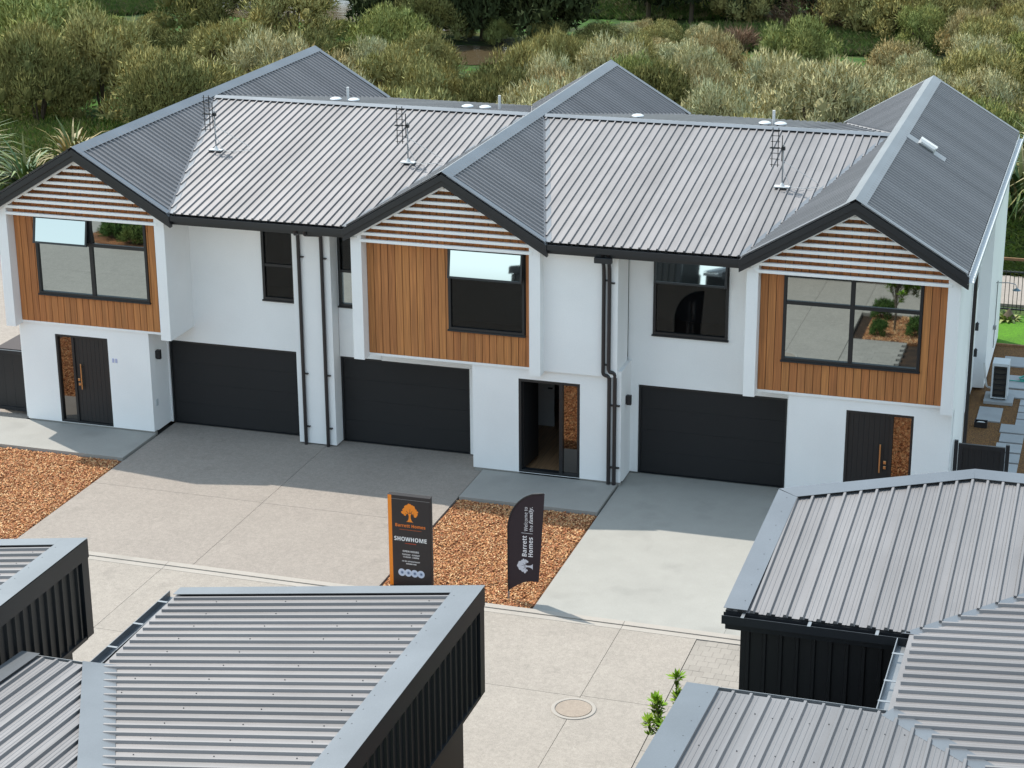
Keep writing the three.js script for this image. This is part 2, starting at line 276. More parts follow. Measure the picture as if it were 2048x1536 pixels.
// --- walls
{
  const w = part('upper_wall', house);
  // main upper wall behind the bays (z = 0), with holes for its windows
  mesh('wall_panel', wallGeo(rect(-12.9, -9.97, 2.12, 5.3), [[-10.89, -10.075, 3.345, 5.15]], 0, 0.2), M.white, w);
  mesh('wall_panel', wallGeo(rect(-9.03, -7.98, 2.12, 5.3), [[-9.0, -8.2, 3.345, 5.15]], 0, 0.2), M.white, w);
  mesh('wall_panel', wallGeo(rect(-2.16, 0.86, 2.12, 5.3), [[-1.605, 0.062, 3.325, 5.15]], 0, 0.2), M.white, w);
  mesh('wall_panel', wallGeo(rect(-4.0, -2.16, 2.56, 5.3), [], 0.955, 0.9), M.white, w);
  const s = part('lower_wall', house);
  mesh('wall_panel', wallGeo(rect(-10.1, -9.97, 0.04, 2.12), [], 0, 0.2), M.white, s);
  mesh('wall_panel', wallGeo(rect(-16.86, -13.48, 0.09, 2.7), [[-15.951, -14.565, 0.06, 2.308]].map(h => [h[0], h[1], 0.1, h[3]]), ZE, 0.2), M.white, s);
  mesh('wall_panel', bx(-13.68, -13.48, 0.06, 2.7, 0.001, ZE - 0.2), M.white, s);
  mesh('wall_panel', bx(-13.478, -13.44, 0.04, 2.12, -0.2, 0), M.white, s);
  mesh('wall_panel', bx(-13.478, -12.9, 2.12, 2.7, -0.2, -0.002), M.white, s);
  mesh('wall_panel', wallGeo(rect(-5.5, -2.08, 0.09, 2.68), [[-4.425, -3.013, 0.1, 2.308]], ZE, 0.2), M.white, s);
  mesh('wall_panel', bx(-2.28, -2.08, 0.05, 2.68, -0.2, ZE - 0.2), M.white, s);
  mesh('wall_panel', bx(-5.5, -5.3, 0.05, 2.6, -0.2, ZE - 0.2), M.white, s);
  mesh('wall_panel', bx(-5.86, -5.5, 0.04, 2.12, -0.2, 0.02), M.white, s);
  mesh('wall_panel', bx(-8.0, -5.5, 2.105, 2.6, -0.2, 0), M.white, s);
  mesh('wall_panel', bx(-2.08, -1.911, 0.04, 2.12, -0.2, 0), M.white, s);
  mesh('wall_panel', bx(1.42, 1.58, 0.04, 2.12, -0.2, 0), M.white, s);
  mesh('wall_panel', wallGeo(rect(1.58, 5.0, 0.09, 2.7), [[2.816, 4.227, 0.1, 2.308]], ZE, 0.2), M.white, s);
  mesh('wall_panel', bx(1.58, 1.78, 0.05, 2.7, -0.2, ZE - 0.2), M.white, s);
  mesh('wall_panel', bx(0.86, 1.58, 2.12, 2.7, -0.2, -0.002), M.white, s);
  // concrete footing shown as a darker strip below the render
  const f = part('footing', house);
  for (const [a, b, z] of [[-16.84, -13.5, ZE - 0.03], [-5.48, -2.1, ZE - 0.03], [1.6, 4.98, ZE - 0.03]]) mesh('footing_strip', bx(a, b, -0.05, 0.088, z - 0.15, z), M.path, f);
  // party pier between the two garages
  mesh('pier', bx(-9.97, -9.04, 0.03, 5.3, -0.2, 0.36), M.white, house);
  // end walls and rear wall
  const e = part('end_wall', house);
  mesh('wall_panel', bx(4.83, 5.028, 0.05, 2.51, -2.1, ZE - 0.2), M.white, e); mesh('wall_panel', bx(4.83, 5.028, 2.51, 5.45, -2.1, -0.041), M.white, e);
  mesh('wall_panel', bx(4.6, 4.75, 0.05, 5.45, -8.1, -2.1), M.white, e);
  mesh('wall_panel', bx(4.83, 5.03, 0.05, 5.45, -12.4, -8.0), M.white, e);
  mesh('wall_panel', bx(4.6, 4.83, 0.05, 5.45, -8.1, -8.0), M.white, e);
  mesh('wall_panel', bx(4.6, 4.83, 0.05, 5.45, -2.1, -2.0), M.white, e);
  mesh('wall_panel', bx(-17.018, -16.86, 0.05, 5.45, -12.4, -0.041), M.white, e); mesh('wall_panel', bx(-17.018, -16.86, 0.05, 2.51, -0.041, ZE - 0.2), M.white, e);
  mesh('wall_panel', bx(-16.86, 4.83, 0.05, 5.45, -12.4, -12.2), M.white, e);
  // inside: floors, ceiling and partitions
  const i = part('interior', house);
  mesh('floor', bx(-16.86, 4.6, -0.05, 0.045, -12.2, -0.2), M.floorWood, i);
  mesh('floor', bx(-5.3, -2.28, -0.05, 0.045, -0.2, ZE - 0.2), M.floorWood, i);
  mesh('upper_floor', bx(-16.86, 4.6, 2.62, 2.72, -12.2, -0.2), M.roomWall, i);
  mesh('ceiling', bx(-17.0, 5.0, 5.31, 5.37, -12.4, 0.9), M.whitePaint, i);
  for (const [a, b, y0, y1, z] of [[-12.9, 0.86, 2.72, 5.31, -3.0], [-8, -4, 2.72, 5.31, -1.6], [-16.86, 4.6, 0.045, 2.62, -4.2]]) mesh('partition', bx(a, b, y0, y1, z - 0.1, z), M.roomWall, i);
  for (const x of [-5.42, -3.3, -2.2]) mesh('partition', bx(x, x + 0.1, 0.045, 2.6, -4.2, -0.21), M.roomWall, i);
}

// --- the three projecting bays
const bayWin = [[-16.229, -13.341, 3.31, 5.244], [-6.017, -4.254, 3.325, 5.244], [1.401, 4.273, 3.31, 5.244]];
const rakeY = (k, x) => AY - PG * Math.abs(x - AP[k]);
for (let k = 0; k < 3; k++) {
  const [f0, f1] = fins[k], [c0, c1] = clad[k], [w0, w1, wy0, wy1] = bayWin[k];
  for (const [a, b] of [[f0, c0], [c1, f1]]) {
    const t0 = rakeY(k, a) - 0.12, t1 = rakeY(k, b) - 0.12, g = wallGeo([[a, 2.52], [b, 2.52], [b, t1], [a, t0]], [], ZF, ZF + 0.04);
    mesh('bay_fin', g, M.white, house);
  }
  mesh('bay_floor', bx(c0, c1, 2.545, 2.60, 0.0, ZC - 0.004), M.white, house);
  
  // dark backing with the window hole, then single boards
  const back = poly([[c0, 2.6], [c1, 2.6], [c1, rakeY(k, c1) - 0.2], [AP[k], AY - 0.2], [c0, rakeY(k, c0) - 0.2]]);
  { const h = new THREE.Path(); h.moveTo(w0, wy0); h.lineTo(w0, wy1); h.lineTo(w1, wy1); h.lineTo(w1, wy0); h.closePath(); back.holes.push(h); }
  const bay = part('timber_cladding', house);
  mesh('backing', uvm(new THREE.ExtrudeGeometry(back, { depth: 0.12, bevelEnabled: false }).translate(0, 0, ZC - 0.145)), M.joint, bay);
  const nb = Math.round((c1 - c0) / 0.166), bw = (c1 - c0) / nb;
  for (let i = 0; i < nb; i++) {
    const a = c0 + i * bw + 0.005, b = c0 + (i + 1) * bw - 0.005, mid = (a + b) / 2, top = x => rakeY(k, x) - 0.21;
    const pieces = [];
    if (b <= w0 + 0.001 || a >= w1 - 0.001) pieces.push([a, b, 2.605, null]);
    else {
      const aa = a, bb = b; pieces.push([aa, bb, 2.605, wy0]); pieces.push([aa, bb, wy1, null]);
      if (a < w0) pieces.push([a, w0, wy0 + 0.0005, wy1 - 0.0005]); if (b > w1) pieces.push([w1, b, wy0 + 0.0005, wy1 - 0.0005]);
    }
    const mat = pick(M.timber), ou = rr(0, 5), ov = rr(0, 5), zz = ZC - 0.022;
    for (const [l, r, y0, y1] of pieces) {
      if (r - l < 0.012) continue;
      const c = Math.min(0.004, (r - l) / 5), pts = y1 === null ? [[l + c, y0], [r - c, y0], [r - c, top(r)], ...(l < AP[k] && r > AP[k] ? [[AP[k], AY - 0.21]] : []), [l + c, top(l)]] : rect(l + c, r - c, y0, y1);
      mesh('board', uvm(new THREE.ExtrudeGeometry(poly(pts), { depth: 0.018, bevelEnabled: true, bevelThickness: c, bevelSize: c, bevelSegments: 1 }).translate(0, 0, zz), ou, ov), mat, bay);
    }
  }
  // white horizontal slats across the gable
  const sl = part('gable_screen', house);
  for (let i = 0; i < 9; i++) {
    const y = 5.25 + i * 0.1585, h = 0.066, half = Math.min(i < 3 ? (f1 - f0) / 2 - 0.16 : 9, (AY - 0.30 - y - h) / PG); if (half < 0.08) continue;
    const l = i < 3 ? Math.max(AP[k] - half, f0 + 0.17) : AP[k] - half, r = i < 3 ? Math.min(AP[k] + half, f1 - 0.17) : AP[k] + half;
    mesh('slat', cbx(l, r, y, y + h, ZF - 0.07, ZF + 0.012, 0.004), M.whitePaint, sl);
  }
  for (const s of [-1, 1]) { // white trim under the barge board
    const pts = [[AP[k], AY - 0.345], [AP[k] + s * 2.1, AY - 0.345 - PG * 2.1], [AP[k] + s * 2.1, AY - 0.285 - PG * 2.1], [AP[k], AY - 0.285]];
    mesh('rake_trim', uvm(new THREE.ExtrudeGeometry(poly(pts), { depth: 0.05, bevelEnabled: false }).translate(0, 0, ZF + 0.014)), M.whitePaint, sl);
  }
  // barge boards in two steps
  for (const s of [-1, 1]) for (const [d0, d1, z0, z1] of [[0.02, 0.16, RF - 0.09, RF], [0.14, 0.29, RF - 0.16, RF - 0.035]]) {
    const X = HW + 0.03, pts = [[AP[k], AY - d1], [AP[k] + s * X, AY - d1 - PG * X], [AP[k] + s * X, AY - d0 - PG * X], [AP[k], AY - d0]];
    mesh('barge_board', uvm(new THREE.ExtrudeGeometry(poly(pts), { depth: z1 - z0, bevelEnabled: true, bevelThickness: 0.004, bevelSize: 0.004, bevelSegments: 1 }).translate(0, 0, z0)), M.fascia, house);
  }
  mesh('gable_soffit', strip3(V(AP[k] - HW, EY - 0.10, ZF), V(AP[k], AY - 0.10, ZF), V(AP[k], AY - 0.10, RF - 0.1), V(AP[k] - HW, EY - 0.10, RF - 0.1), 0.02), M.fascia, house);
  mesh('gable_soffit', strip3(V(AP[k] + HW, EY - 0.10, ZF), V(AP[k], AY - 0.10, ZF), V(AP[k], AY - 0.10, RF - 0.1), V(AP[k] + HW, EY - 0.10, RF - 0.1), 0.02), M.fascia, house);
}

// --- windows
function pane(parent, x0, x1, y0, y1, z, mat, name = 'pane') { return mesh(name, bx(x0, x1, y0, y1, z - 0.005, z + 0.005), mat, parent); }
function frameGeo(x0, x1, y0, y1, z0, z1, w) { return wallGeo(rect(x0, x1, y0, y1), [[x0 + w, x1 - w, y0 + w, y1 - w]], z1, z1 - z0); }
function sash(parent, x0, x1, y0, y1, z, ang, glass) { // top-hung sash, hinged at its top edge
  const g = part('sash', parent); g.position.set(0, y1, z); g.rotation.x = -ang;
  mesh('sash_frame', frameGeo(x0, x1, y0 - y1, 0, -0.02, 0.025, 0.045), M.frame, g);
  pane(g, x0 + 0.045, x1 - 0.045, y0 - y1 + 0.045, -0.045, 0.0, glass);
}
function windowBox(name, x0, x1, y0, y1, z, bars, lights) {
  const w = part(name, house);
  mesh('frame', frameGeo(x0 + 0.002, x1 - 0.002, y0 + 0.002, y1 - 0.002, z - 0.1, z + 0.035, 0.06), M.frame, w);
  for (const [a, b, c, d] of bars) mesh('mullion', bx(a, b, c, d, z - 0.08, z + 0.022), M.frame, w);
  for (const [a, b, c, d, glass, ang] of lights) ang ? sash(w, a, b, c, d, z + 0.04, ang, glass) : pane(w, a, b, c, d, z - 0.02, glass);
  mesh('sill', cbx(x0 - 0.02, x1 + 0.02, y0 - 0.035, y0 + 0.0, z - 0.02, z + 0.06, 0.004), M.frame, w);
  return w;
}
const GM = M.mirrorGlass, GC = M.clearGlass;
for (const k of [0, 2]) {
  const [a, b, c, d] = bayWin[k], m = (a + b) / 2, t = 4.58;
  windowBox('window', a, b, c, d, ZC, [[m - 0.045, m + 0.045, c + 0.06, d - 0.06], [a + 0.06, m - 0.045, t - 0.04, t + 0.04], [m + 0.045, b - 0.06, t - 0.04, t + 0.04]],
    [[a + 0.06, m - 0.045, c + 0.06, t - 0.04, GM], [m + 0.045, b - 0.06, c + 0.06, t - 0.04, GM], k ? [a + 0.06, m - 0.045, t + 0.04, d - 0.06, GM] : [a + 0.03, m - 0.015, t - 0.02, d - 0.05, GM, 0.21], [m + 0.045, b - 0.06, t + 0.04, d - 0.06, GM]]);
}
{ const [a, b, c, d] = bayWin[1], t = 4.55; windowBox('window', a, b, c, d, ZC, [[a + 0.06, b - 0.06, t - 0.035, t + 0.035]], [[a + 0.06, b - 0.06, c + 0.06, t - 0.035, GC], [a + 0.03, b - 0.03, t - 0.02, d - 0.05, GM, 0.15]]); }
windowBox('window', -1.605, 0.062, 3.325, 5.15, 0, [[-1.545, 0.002, 4.5, 4.57]], [[-1.545, 0.002, 3.385, 4.5, GC], [-1.575, 0.032, 4.52, 5.12, GM, 0.15]]);
for (const [a, b] of [[-10.89, -10.075], [-9.0, -8.2]]) windowBox('window', a, b, 3.345, 5.15, 0, [[a + 0.06, b - 0.06, 4.15, 4.21]], [[a + 0.06, b - 0.06, 3.405, 4.15, a < -10 ? GC : GM], [a + 0.06, b - 0.06, 4.21, 5.09, GC]]);
{ // slim window on the end wall
  const w = part('window', house);
  mesh('frame', bx(4.752, 4.79, 2.9, 4.9, -7.3, -6.5), M.frame, w); mesh('pane', bx(4.791, 4.80, 2.96, 4.84, -7.24, -6.56), GM, w);
}

// --- garage doors
for (const [a, b] of [[-13.433, -10.117], [-9.03, -5.87], [-1.905, 1.41]]) {
  const g = part('garage_door', house);
  mesh('door_frame', wallGeo(rect(a, b, 0.02, 2.1), [[a + 0.04, b - 0.04, 0.03, 2.06]], -0.04, 0.1), M.frame, g);
  for (let i = 0; i < 4; i++) mesh('door_panel', cbx(a + 0.04, b - 0.04, 0.035 + i * 0.508, 0.035 + (i + 1) * 0.508 - 0.002, -0.14, -0.085, 0.0015), M.garage, g);
  mesh('door_backing', bx(a, b, 0.03, 2.1, -0.2, -0.145), M.joint, g);
}
// --- entry doors
function entryDoor(x0, x1, glassLeft) {
  const d = part('entry_door', house), y0 = 0.1, y1 = 2.306, sw = 0.4, z = ZE - 0.05, xm = glassLeft ? x0 + sw + 0.05 : x1 - sw - 0.05;
  mesh('door_frame', frameGeo(x0 + 0.002, x1 - 0.002, y0, y1, z - 0.1, z + 0.05, 0.05), M.frame, d);
  mesh('door_frame', bx(xm - 0.03, xm + 0.03, y0 + 0.05, y1 - 0.05, z - 0.1, z + 0.045), M.frame, d);
  const l0 = glassLeft ? xm + 0.03 : x0 + 0.05, l1 = glassLeft ? x1 - 0.05 : xm - 0.03, n = 8, w = (l1 - l0) / n;
  for (let i = 0; i < n; i++) mesh('door_plank', cbx(l0 + i * w, l0 + (i + 1) * w, y0 + 0.055, y1 - 0.055, z - 0.04, z + 0.012, 0.004), M.doorBlack, d);
  pane(d, glassLeft ? x0 + 0.05 : xm + 0.03, glassLeft ? xm - 0.03 : x1 - 0.05, y0 + 0.05, y1 - 0.05, z - 0.02, M.doorGlass, 'sidelight');
  const hx = glassLeft ? l0 + 0.16 : l1 - 0.18, lx = glassLeft ? l0 + 0.07 : l1 - 0.075, h = part('handle', d);
  mesh('grip', cbx(hx - 0.016, hx + 0.016, 0.98, 1.62, z + 0.06, z + 0.09, 0.005), M.brass, h);
  for (const y of [1.06, 1.54]) mesh('standoff', bx(hx - 0.01, hx + 0.01, y - 0.01, y + 0.01, z + 0.012, z + 0.062), M.brass, h);
  mesh('lock', cbx(lx - 0.03, lx + 0.03, 1.05, 1.12, z + 0.012, z + 0.03), M.brass, d); mesh('lock', cbx(lx - 0.03, lx + 0.03, 1.17, 1.24, z + 0.012, z + 0.045), M.brass, d);
}
entryDoor(-15.951, -14.565, true); entryDoor(2.816, 4.227, false);
{ // the middle entry stands open
  const d = part('entry_door', house), z = ZE - 0.05; d.userData.label = 'open front door';
  mesh('door_frame', frameGeo(-4.423, -3.015, 0.1, 2.306, z - 0.1, z + 0.05, 0.06), M.frame, d);
  mesh('door_frame', bx(-3.49, -3.41, 0.16, 2.246, z - 0.1, z + 0.045), M.frame, d);
  mesh('threshold', bx(-4.42, -3.02, 0.046, 0.099, z - 0.12, z + 0.02), M.frame, d);
  pane(d, -3.41, -3.075, 0.16, 2.246, z - 0.02, M.doorGlass, 'sidelight');
  const leaf = part('open_leaf', d); leaf.position.set(-4.36, 0, z - 0.06); leaf.rotation.y = 1.48;
  mesh('leaf_panel', bx(0, 0.86, 0.15, 2.24, -0.025, 0.025), M.doorBlack, leaf); mesh('grip', cbx(0.7, 0.73, 0.98, 1.62, -0.1, -0.07, 0.005), M.brass, leaf);
  const inner = part('inner_door', house);
  mesh('leaf_panel', bx(-5.12, -4.52, 0.05, 2.05, -2.3, -2.26), M.roomDoor, inner); mesh('handle', bx(-4.66, -4.55, 1.01, 1.03, -2.26, -2.2), M.black, inner);
}

// --- roofs
const zAxis = V(0, 0, 1), xAxis = V(1, 0, 0);
{
  const r = part('roof', house);
  const dm = V(0, -PM, 1).normalize(), lm = (EZ - MZ) * Math.sqrt(1 + PM * PM);          // front main slope, t runs down from the ridge
  const db = V(0, -PM, -1).normalize(), lb = (MZ - RZ) * Math.sqrt(1 + PM * PM);
  for (let k = 0; k < 2; k++) {
    const a = AP[k], b = AP[k + 1];
    ribbed(r, 'roof_sheet', M.roof, V(0, MY, MZ), xAxis, dm, [[a + XV, 0], [b - XV, 0], [b - HW, lm], [a + HW, lm]], { in0: 0.1, in1: 0.0 });
    ribbed(r, 'roof_sheet', M.roof, V(0, MY, MZ), xAxis, db, [[a + XV, 0], [b - XV, 0], [b - HW, lb], [a + HW, lb]], { in0: 0.1, in1: 0.0 });
    const cap = part('ridge_cap', house);
    for (const [s, d] of [[1, dm], [-1, db]]) { const o = V(0, 0.044, 0); mesh('ridge_flashing', strip3(V(a + XV, MY, MZ).add(o), V(b - XV, MY, MZ).add(o), V(b - XV - 0.03, MY, MZ).add(o).addScaledVector(d, 0.2), V(a + XV + 0.03, MY, MZ).add(o).addScaledVector(d, 0.2)), M.flashing, cap); }
    // valley trays
    for (const s of [[a, 1], [b, -1]]) for (const [z, d] of [[EZ, dm], [RZ, db]]) {
      const top = V(s[0] + s[1] * XV, MY + 0.006, MZ), bot = V(s[0] + s[1] * HW, EY + 0.006, z), wv = V(s[1] * 0.11, 0, 0);
      mesh('valley_flashing', strip3(top, bot, bot.clone().add(wv), top.clone().add(wv)), M.flashing, r);
    }
  }
  for (let k = 0; k < 3; k++) {
    for (const s of [-1, 1]) {
      const d = V(s, -PG, 0).normalize(), q = Math.sqrt(1 + PG * PG), LL = HW * q, open = (k === 0 && s < 0) || (k === 2 && s > 0);
      const pl = open ? [[RB, 0], [RF, 0], [RF, LL], [RB, LL]] : [[RB, 0], [RF, 0], [RF, LL], [EZ, LL], [MZ, XV * q], [RZ, LL], [RB, LL]];
      ribbed(r, 'roof_sheet', M.roof, V(AP[k], AY, 0), zAxis, d, pl, { in0: 0.12, in1: open ? 0 : 0.08 });
      const cap = part('ridge_cap', house), o = V(0, 0.044, 0), a = V(AP[k], AY, RB - 0.02).add(o), b = V(AP[k], AY, RF + 0.01).add(o);
      mesh('ridge_flashing', strip3(a, b, b.clone().addScaledVector(d, 0.25), a.clone().addScaledVector(d, 0.25)), M.flashing, cap);
      for (const [z0, z1] of [[RF - 0.17, RF + 0.012], [RB - 0.012, RB + 0.17]]) {
        const e0 = V(AP[k], AY + 0.042, z0).addScaledVector(d, 0.25), e1 = V(AP[k], AY + 0.042, z1).addScaledVector(d, 0.25), dn = LL - 0.25;
        mesh('barge_flashing', strip3(e0, e1, e1.clone().addScaledVector(d, dn), e0.clone().addScaledVector(d, dn)), M.flashing, r);
      }
      if (open) { // outer gutter of the end gables
        const gx = AP[k] + s * (HW + 0.02); mesh('gutter', merge([bx(gx - 0.005, gx + 0.005, EY - 0.2, EY - 0.03, RB, RF - 0.02), bx(gx, gx + s * 0.12, EY - 0.16, EY - 0.15, RB, RF - 0.02), bx(gx + s * 0.115, gx + s * 0.125, EY - 0.16, EY - 0.035, RB, RF - 0.02)]), M.acBody, house);
        mesh('eave_soffit', bx(AP[k] + s * 2.1, gx, EY - 0.22, EY - 0.19, RB, RF - 0.17), M.fascia, house);
      }
    }
    // rear gable closing wall
    mesh('rear_gable', uvm(new THREE.ExtrudeGeometry(poly([[AP[k] - HW + 0.1, 5.3], [AP[k] + HW - 0.1, 5.3], [AP[k] + HW - 0.1, EY], [AP[k], AY - 0.12], [AP[k] - HW + 0.1, EY]]), { depth: 0.1, bevelEnabled: false }).translate(0, 0, -12.5)), M.white, house);
  }
  // main gutters with fascia and soffit
  for (let k = 0; k < 2; k++) {
    const a = AP[k] + HW + 0.02, b = AP[k + 1] - HW - 0.02;
    mesh('gutter', merge([bx(a, b, EY - 0.15, EY - 0.14, EZ - 0.02, EZ + 0.10), bx(a, b, EY - 0.15, EY - 0.035, EZ + 0.095, EZ + 0.107), bx(a, b, EY - 0.15, EY - 0.05, EZ - 0.03, EZ - 0.02)]), M.fascia, house);
    mesh('fascia_board', bx(a - 0.1, b + 0.1, EY - 0.26, EY - 0.06, EZ - 0.06, EZ - 0.032), M.fascia, house);
    mesh('eave_soffit', bx(a - 0.25, b + 0.25, EY - 0.26, EY - 0.235, -0.1, EZ - 0.062), M.whitePaint, house);
  }
}
// --- downpipes
function downpipe(pts, clips, nx = 1) {
  const d = part('downpipe', house); const P = pts.map(p => V(...p)), Q = [P[0]]; for (let i = 1; i < P.length - 1; i++) { const a = P[i - 1].clone().sub(P[i]), b = P[i + 1].clone().sub(P[i]), e = Math.min(0.035, a.length() * 0.4, b.length() * 0.4); Q.push(P[i].clone().addScaledVector(a.normalize(), e), P[i].clone().addScaledVector(b.normalize(), e)); } Q.push(P[P.length - 1]);
  const path = new THREE.CurvePath(); for (let i = 0; i + 1 < Q.length; i++) path.add(new THREE.LineCurve3(Q[i], Q[i + 1])); mesh('pipe', new THREE.TubeGeometry(path, 160, 0.042, 10, false), M.pipe, d);
  for (const [x, y, z] of clips) mesh('bracket', bx(x, x + 0.11 * nx, y - 0.014, y + 0.014, z - 0.05, z + 0.01), M.pipe, d);
}
for (const [x, y] of [[-9.79, 5.12], [-9.23, 5.2]]) downpipe([[x + (x < -9.5 ? 0.35 : 0), EY - 0.15, EZ + 0.03], [x + (x < -9.5 ? 0.33 : 0), EY - 0.25, EZ], [x, 5.1, 0.42], [x, 4.9, 0.41], [x, 2.5, 0.41], [x, 0.0, 0.41]], [[x, 4.55, 0.41], [x, 1.75, 0.41], [x, 0.45, 0.41]]);
downpipe([[-2.40, EY - 0.14, EZ + 0.03], [-2.43, EY - 0.26, EZ - 0.05], [-2.46, 5.05, 1.03], [-2.46, 4.8, 1.01], [-2.46, 2.62, 1.01], [-2.34, 2.58, 0.95], [-2.34, 2.48, 0.935], [-2.34, 0.02, 0.935]], [[-2.46, 4.75, 1.0], [-2.46, 2.85, 1.0], [-2.34, 1.9, 0.93], [-2.34, 0.45, 0.93]]);
downpipe([[-2.28, EY - 0.14, EZ + 0.03], [-2.30, EY - 0.26, EZ - 0.05], [-2.335, 5.05, 1.03], [-2.335, 4.8, 1.01], [-2.335, 2.70, 1.01], [-2.21, 2.66, 0.95], [-2.21, 2.56, 0.935], [-2.21, 0.02, 0.935]], [[-2.335, 4.7, 1.0], [-2.21, 1.9, 0.93], [-2.21, 0.45, 0.93]]);
downpipe([[5.16, EY - 0.15, -1.95], [5.14, 5.2, -1.95], [5.09, 4.9, -1.95], [5.09, 2.4, -1.95], [5.09, 0.0, -1.95]], []);
mesh('rain_head', cbx(-2.58, -2.2, EY - 0.36, EY - 0.24, EZ - 0.03, EZ + 0.09), M.fascia, house);
// --- roof vents
{
  const rz = z => MY - PM * Math.abs(z - MZ);
  for (const [x, z] of [[-11.82, -7], [-11.36, -7.1], [-8.21, -7], [-7.77, -7.1], [-5.05 + 1.3, -7], [-0.56, -7], [-0.19, -7.1]]) mesh('roof_vent', new THREE.LatheGeometry([[0, 0.085], [0.10, 0.08], [0.15, 0.055], [0.155, 0.03], [0.10, 0.02], [0.10, -0.06], [0, -0.06]].map(p => new THREE.Vector2(...p)), 20).translate(x, rz(z) + 0.03, z), M.acBody, house);
  for (const x of [-11.6, -7.45, -0.4]) mesh('vent_pipe', new THREE.CylinderGeometry(0.035, 0.035, 0.42, 12).translate(x, rz(-7.3) + 0.18, -7.3), M.plastic, house);
  const g = part('roof_cowl', house); const d = V(1, -PG, 0).normalize(), n = V(PG, 1, 0).normalize(), b = V(AP[2], AY, -5.5);
  const at = (t, z, k) => V(AP[2], AY, z).addScaledVector(d, t).addScaledVector(n, k);
  mesh('cowl_flashing', strip3(at(0.2, -5.72, 0.045), at(0.2, -5.32, 0.045), at(1.25, -5.32, 0.045), at(1.25, -5.72, 0.045), 0.006), M.flashing, g);
  const box = cbx(-0.22, 0.22, 0, 0.14, -0.14, 0.14, 0.05); box.applyQuaternion(new THREE.Quaternion().setFromAxisAngle(V(0, 0, 1), -Math.atan(PG))); const c = at(0.72, -5.52, 0.04); box.translate(c.x, c.y, c.z); mesh('cowl', box, M.plastic, g);
  const c2 = V(AP[0] - 0.45, AY - PG * 0.45 + 0.06, -5.2); mesh('roof_vent', new THREE.SphereGeometry(0.2, 18, 10, 0, 6.3, 0, 1.57).scale(1, 0.6, 1).translate(c2.x, c2.y - 0.1, c2.z), M.plastic, house);
}
// --- small wall fittings
{
  mesh('meter_cover', cbx(-13.48, -13.465, 0.68, 0.84, 0.62, 0.72, 0.003), M.acBody, house);
  const pl = part('number_plate', house); for (const x of [-14.47, -14.39]) mesh('digit', cbx(x, x + 0.05, 1.73, 1.83, ZE, ZE + 0.012, 0.003), std({ color: L(0.42, 0.44, 0.62), roughness: 0.5 }), pl);
  mesh('tap_box', cbx(4.93, 4.97, 0.5, 0.6, ZE, ZE + 0.03, 0.004), M.plastic, house);
}
for (const [x, y, z, l] of [[-13.48, 1.93, 0.56, 'black box wall light on the side of the entry beside the garage by the mulch'], [-2.08, 1.90, 0.45, 'black box wall light on the return wall beside the twin downpipes']]) {
  const t = thing('wall_light', l, 'lamp', [x, y, z], 'wall lights by the garages'); mesh('back_plate', bx(0, 0.015, -0.09, 0.09, -0.045, 0.045), M.black, t); mesh('housing', cbx(0.02, 0.12, -0.11, 0.11, -0.05, 0.05, 0.008), M.black, t);
  mesh('arm', bx(0.012, 0.03, -0.03, 0.03, -0.02, 0.02), M.black, t);
}
// --- television antennas
function antenna(x, label, mirror) {
  const z = -2.25, y = MY - PM * (z - MZ), t = thing('television_antenna', label, 'antenna', [x, y, z], 'roof antennas');
  mesh('base', merge([bx(-0.17, 0.17, 0.031, 0.05, -0.09, 0.09), new THREE.ConeGeometry(0.07, 0.12, 12).translate(0, 0.1, 0)].map(g => uvm(g))), M.plastic, t);
  mesh('mast', bar(V(0, 0.0, 0), V(0, 0.98, 0), 0.017, 8), M.galv, t);
  mesh('clamp', bx(-0.04, 0.04, 0.86, 0.94, -0.04, 0.04), M.black, t);
  mesh('boom', bar(V(-0.3, 0.9, 0), V(0.02, 0.9, 0), 0.012, 6), M.black, t);
  const f = part('dipole_frame', t); for (const dx of [-0.24, -0.11]) mesh('rail', bar(V(dx, 0.48, 0.04), V(dx, 1.36, 0.04), 0.010, 6), M.black, f);
  for (let i = 0; i < 7; i++) mesh('rung', bar(V(-0.28, 0.53 + i * 0.13, 0.04), V(-0.07, 0.53 + i * 0.13, 0.04), 0.008, 5), M.black, f);
  mesh('reflector', bar(V(-0.02, 0.62, 0.05), V(-0.02, 1.2, 0.05), 0.011, 6), M.black, f);
  mesh('bridge', bx(-0.3, -0.1, 0.89, 0.91, 0, 0.05), M.black, f);
  mesh('stay_wire', bar(V(0, 0.62, 0), V(0.75, 0.04 + PM * 0.3, -0.3), 0.006, 5), M.plastic, t);
  mesh('cable', tube([V(0, 0.8, 0.02), V(0.03, 0.4, 0.03), V(0.2, 0.045, 0.02), V(0.5, 0.04, 0.03), V(0.9, 0.04 + PM * 0.1, -0.1)], 0.006, 5, 24), M.plastic, t);
}
antenna(-13.0, 'roof antenna standing beside the valley of the timber bay next to the flax');
antenna(-8.08, 'roof antenna standing halfway along the roof between two gables');
antenna(0.73, 'roof antenna standing beside the valley of the gable with the white cowl');

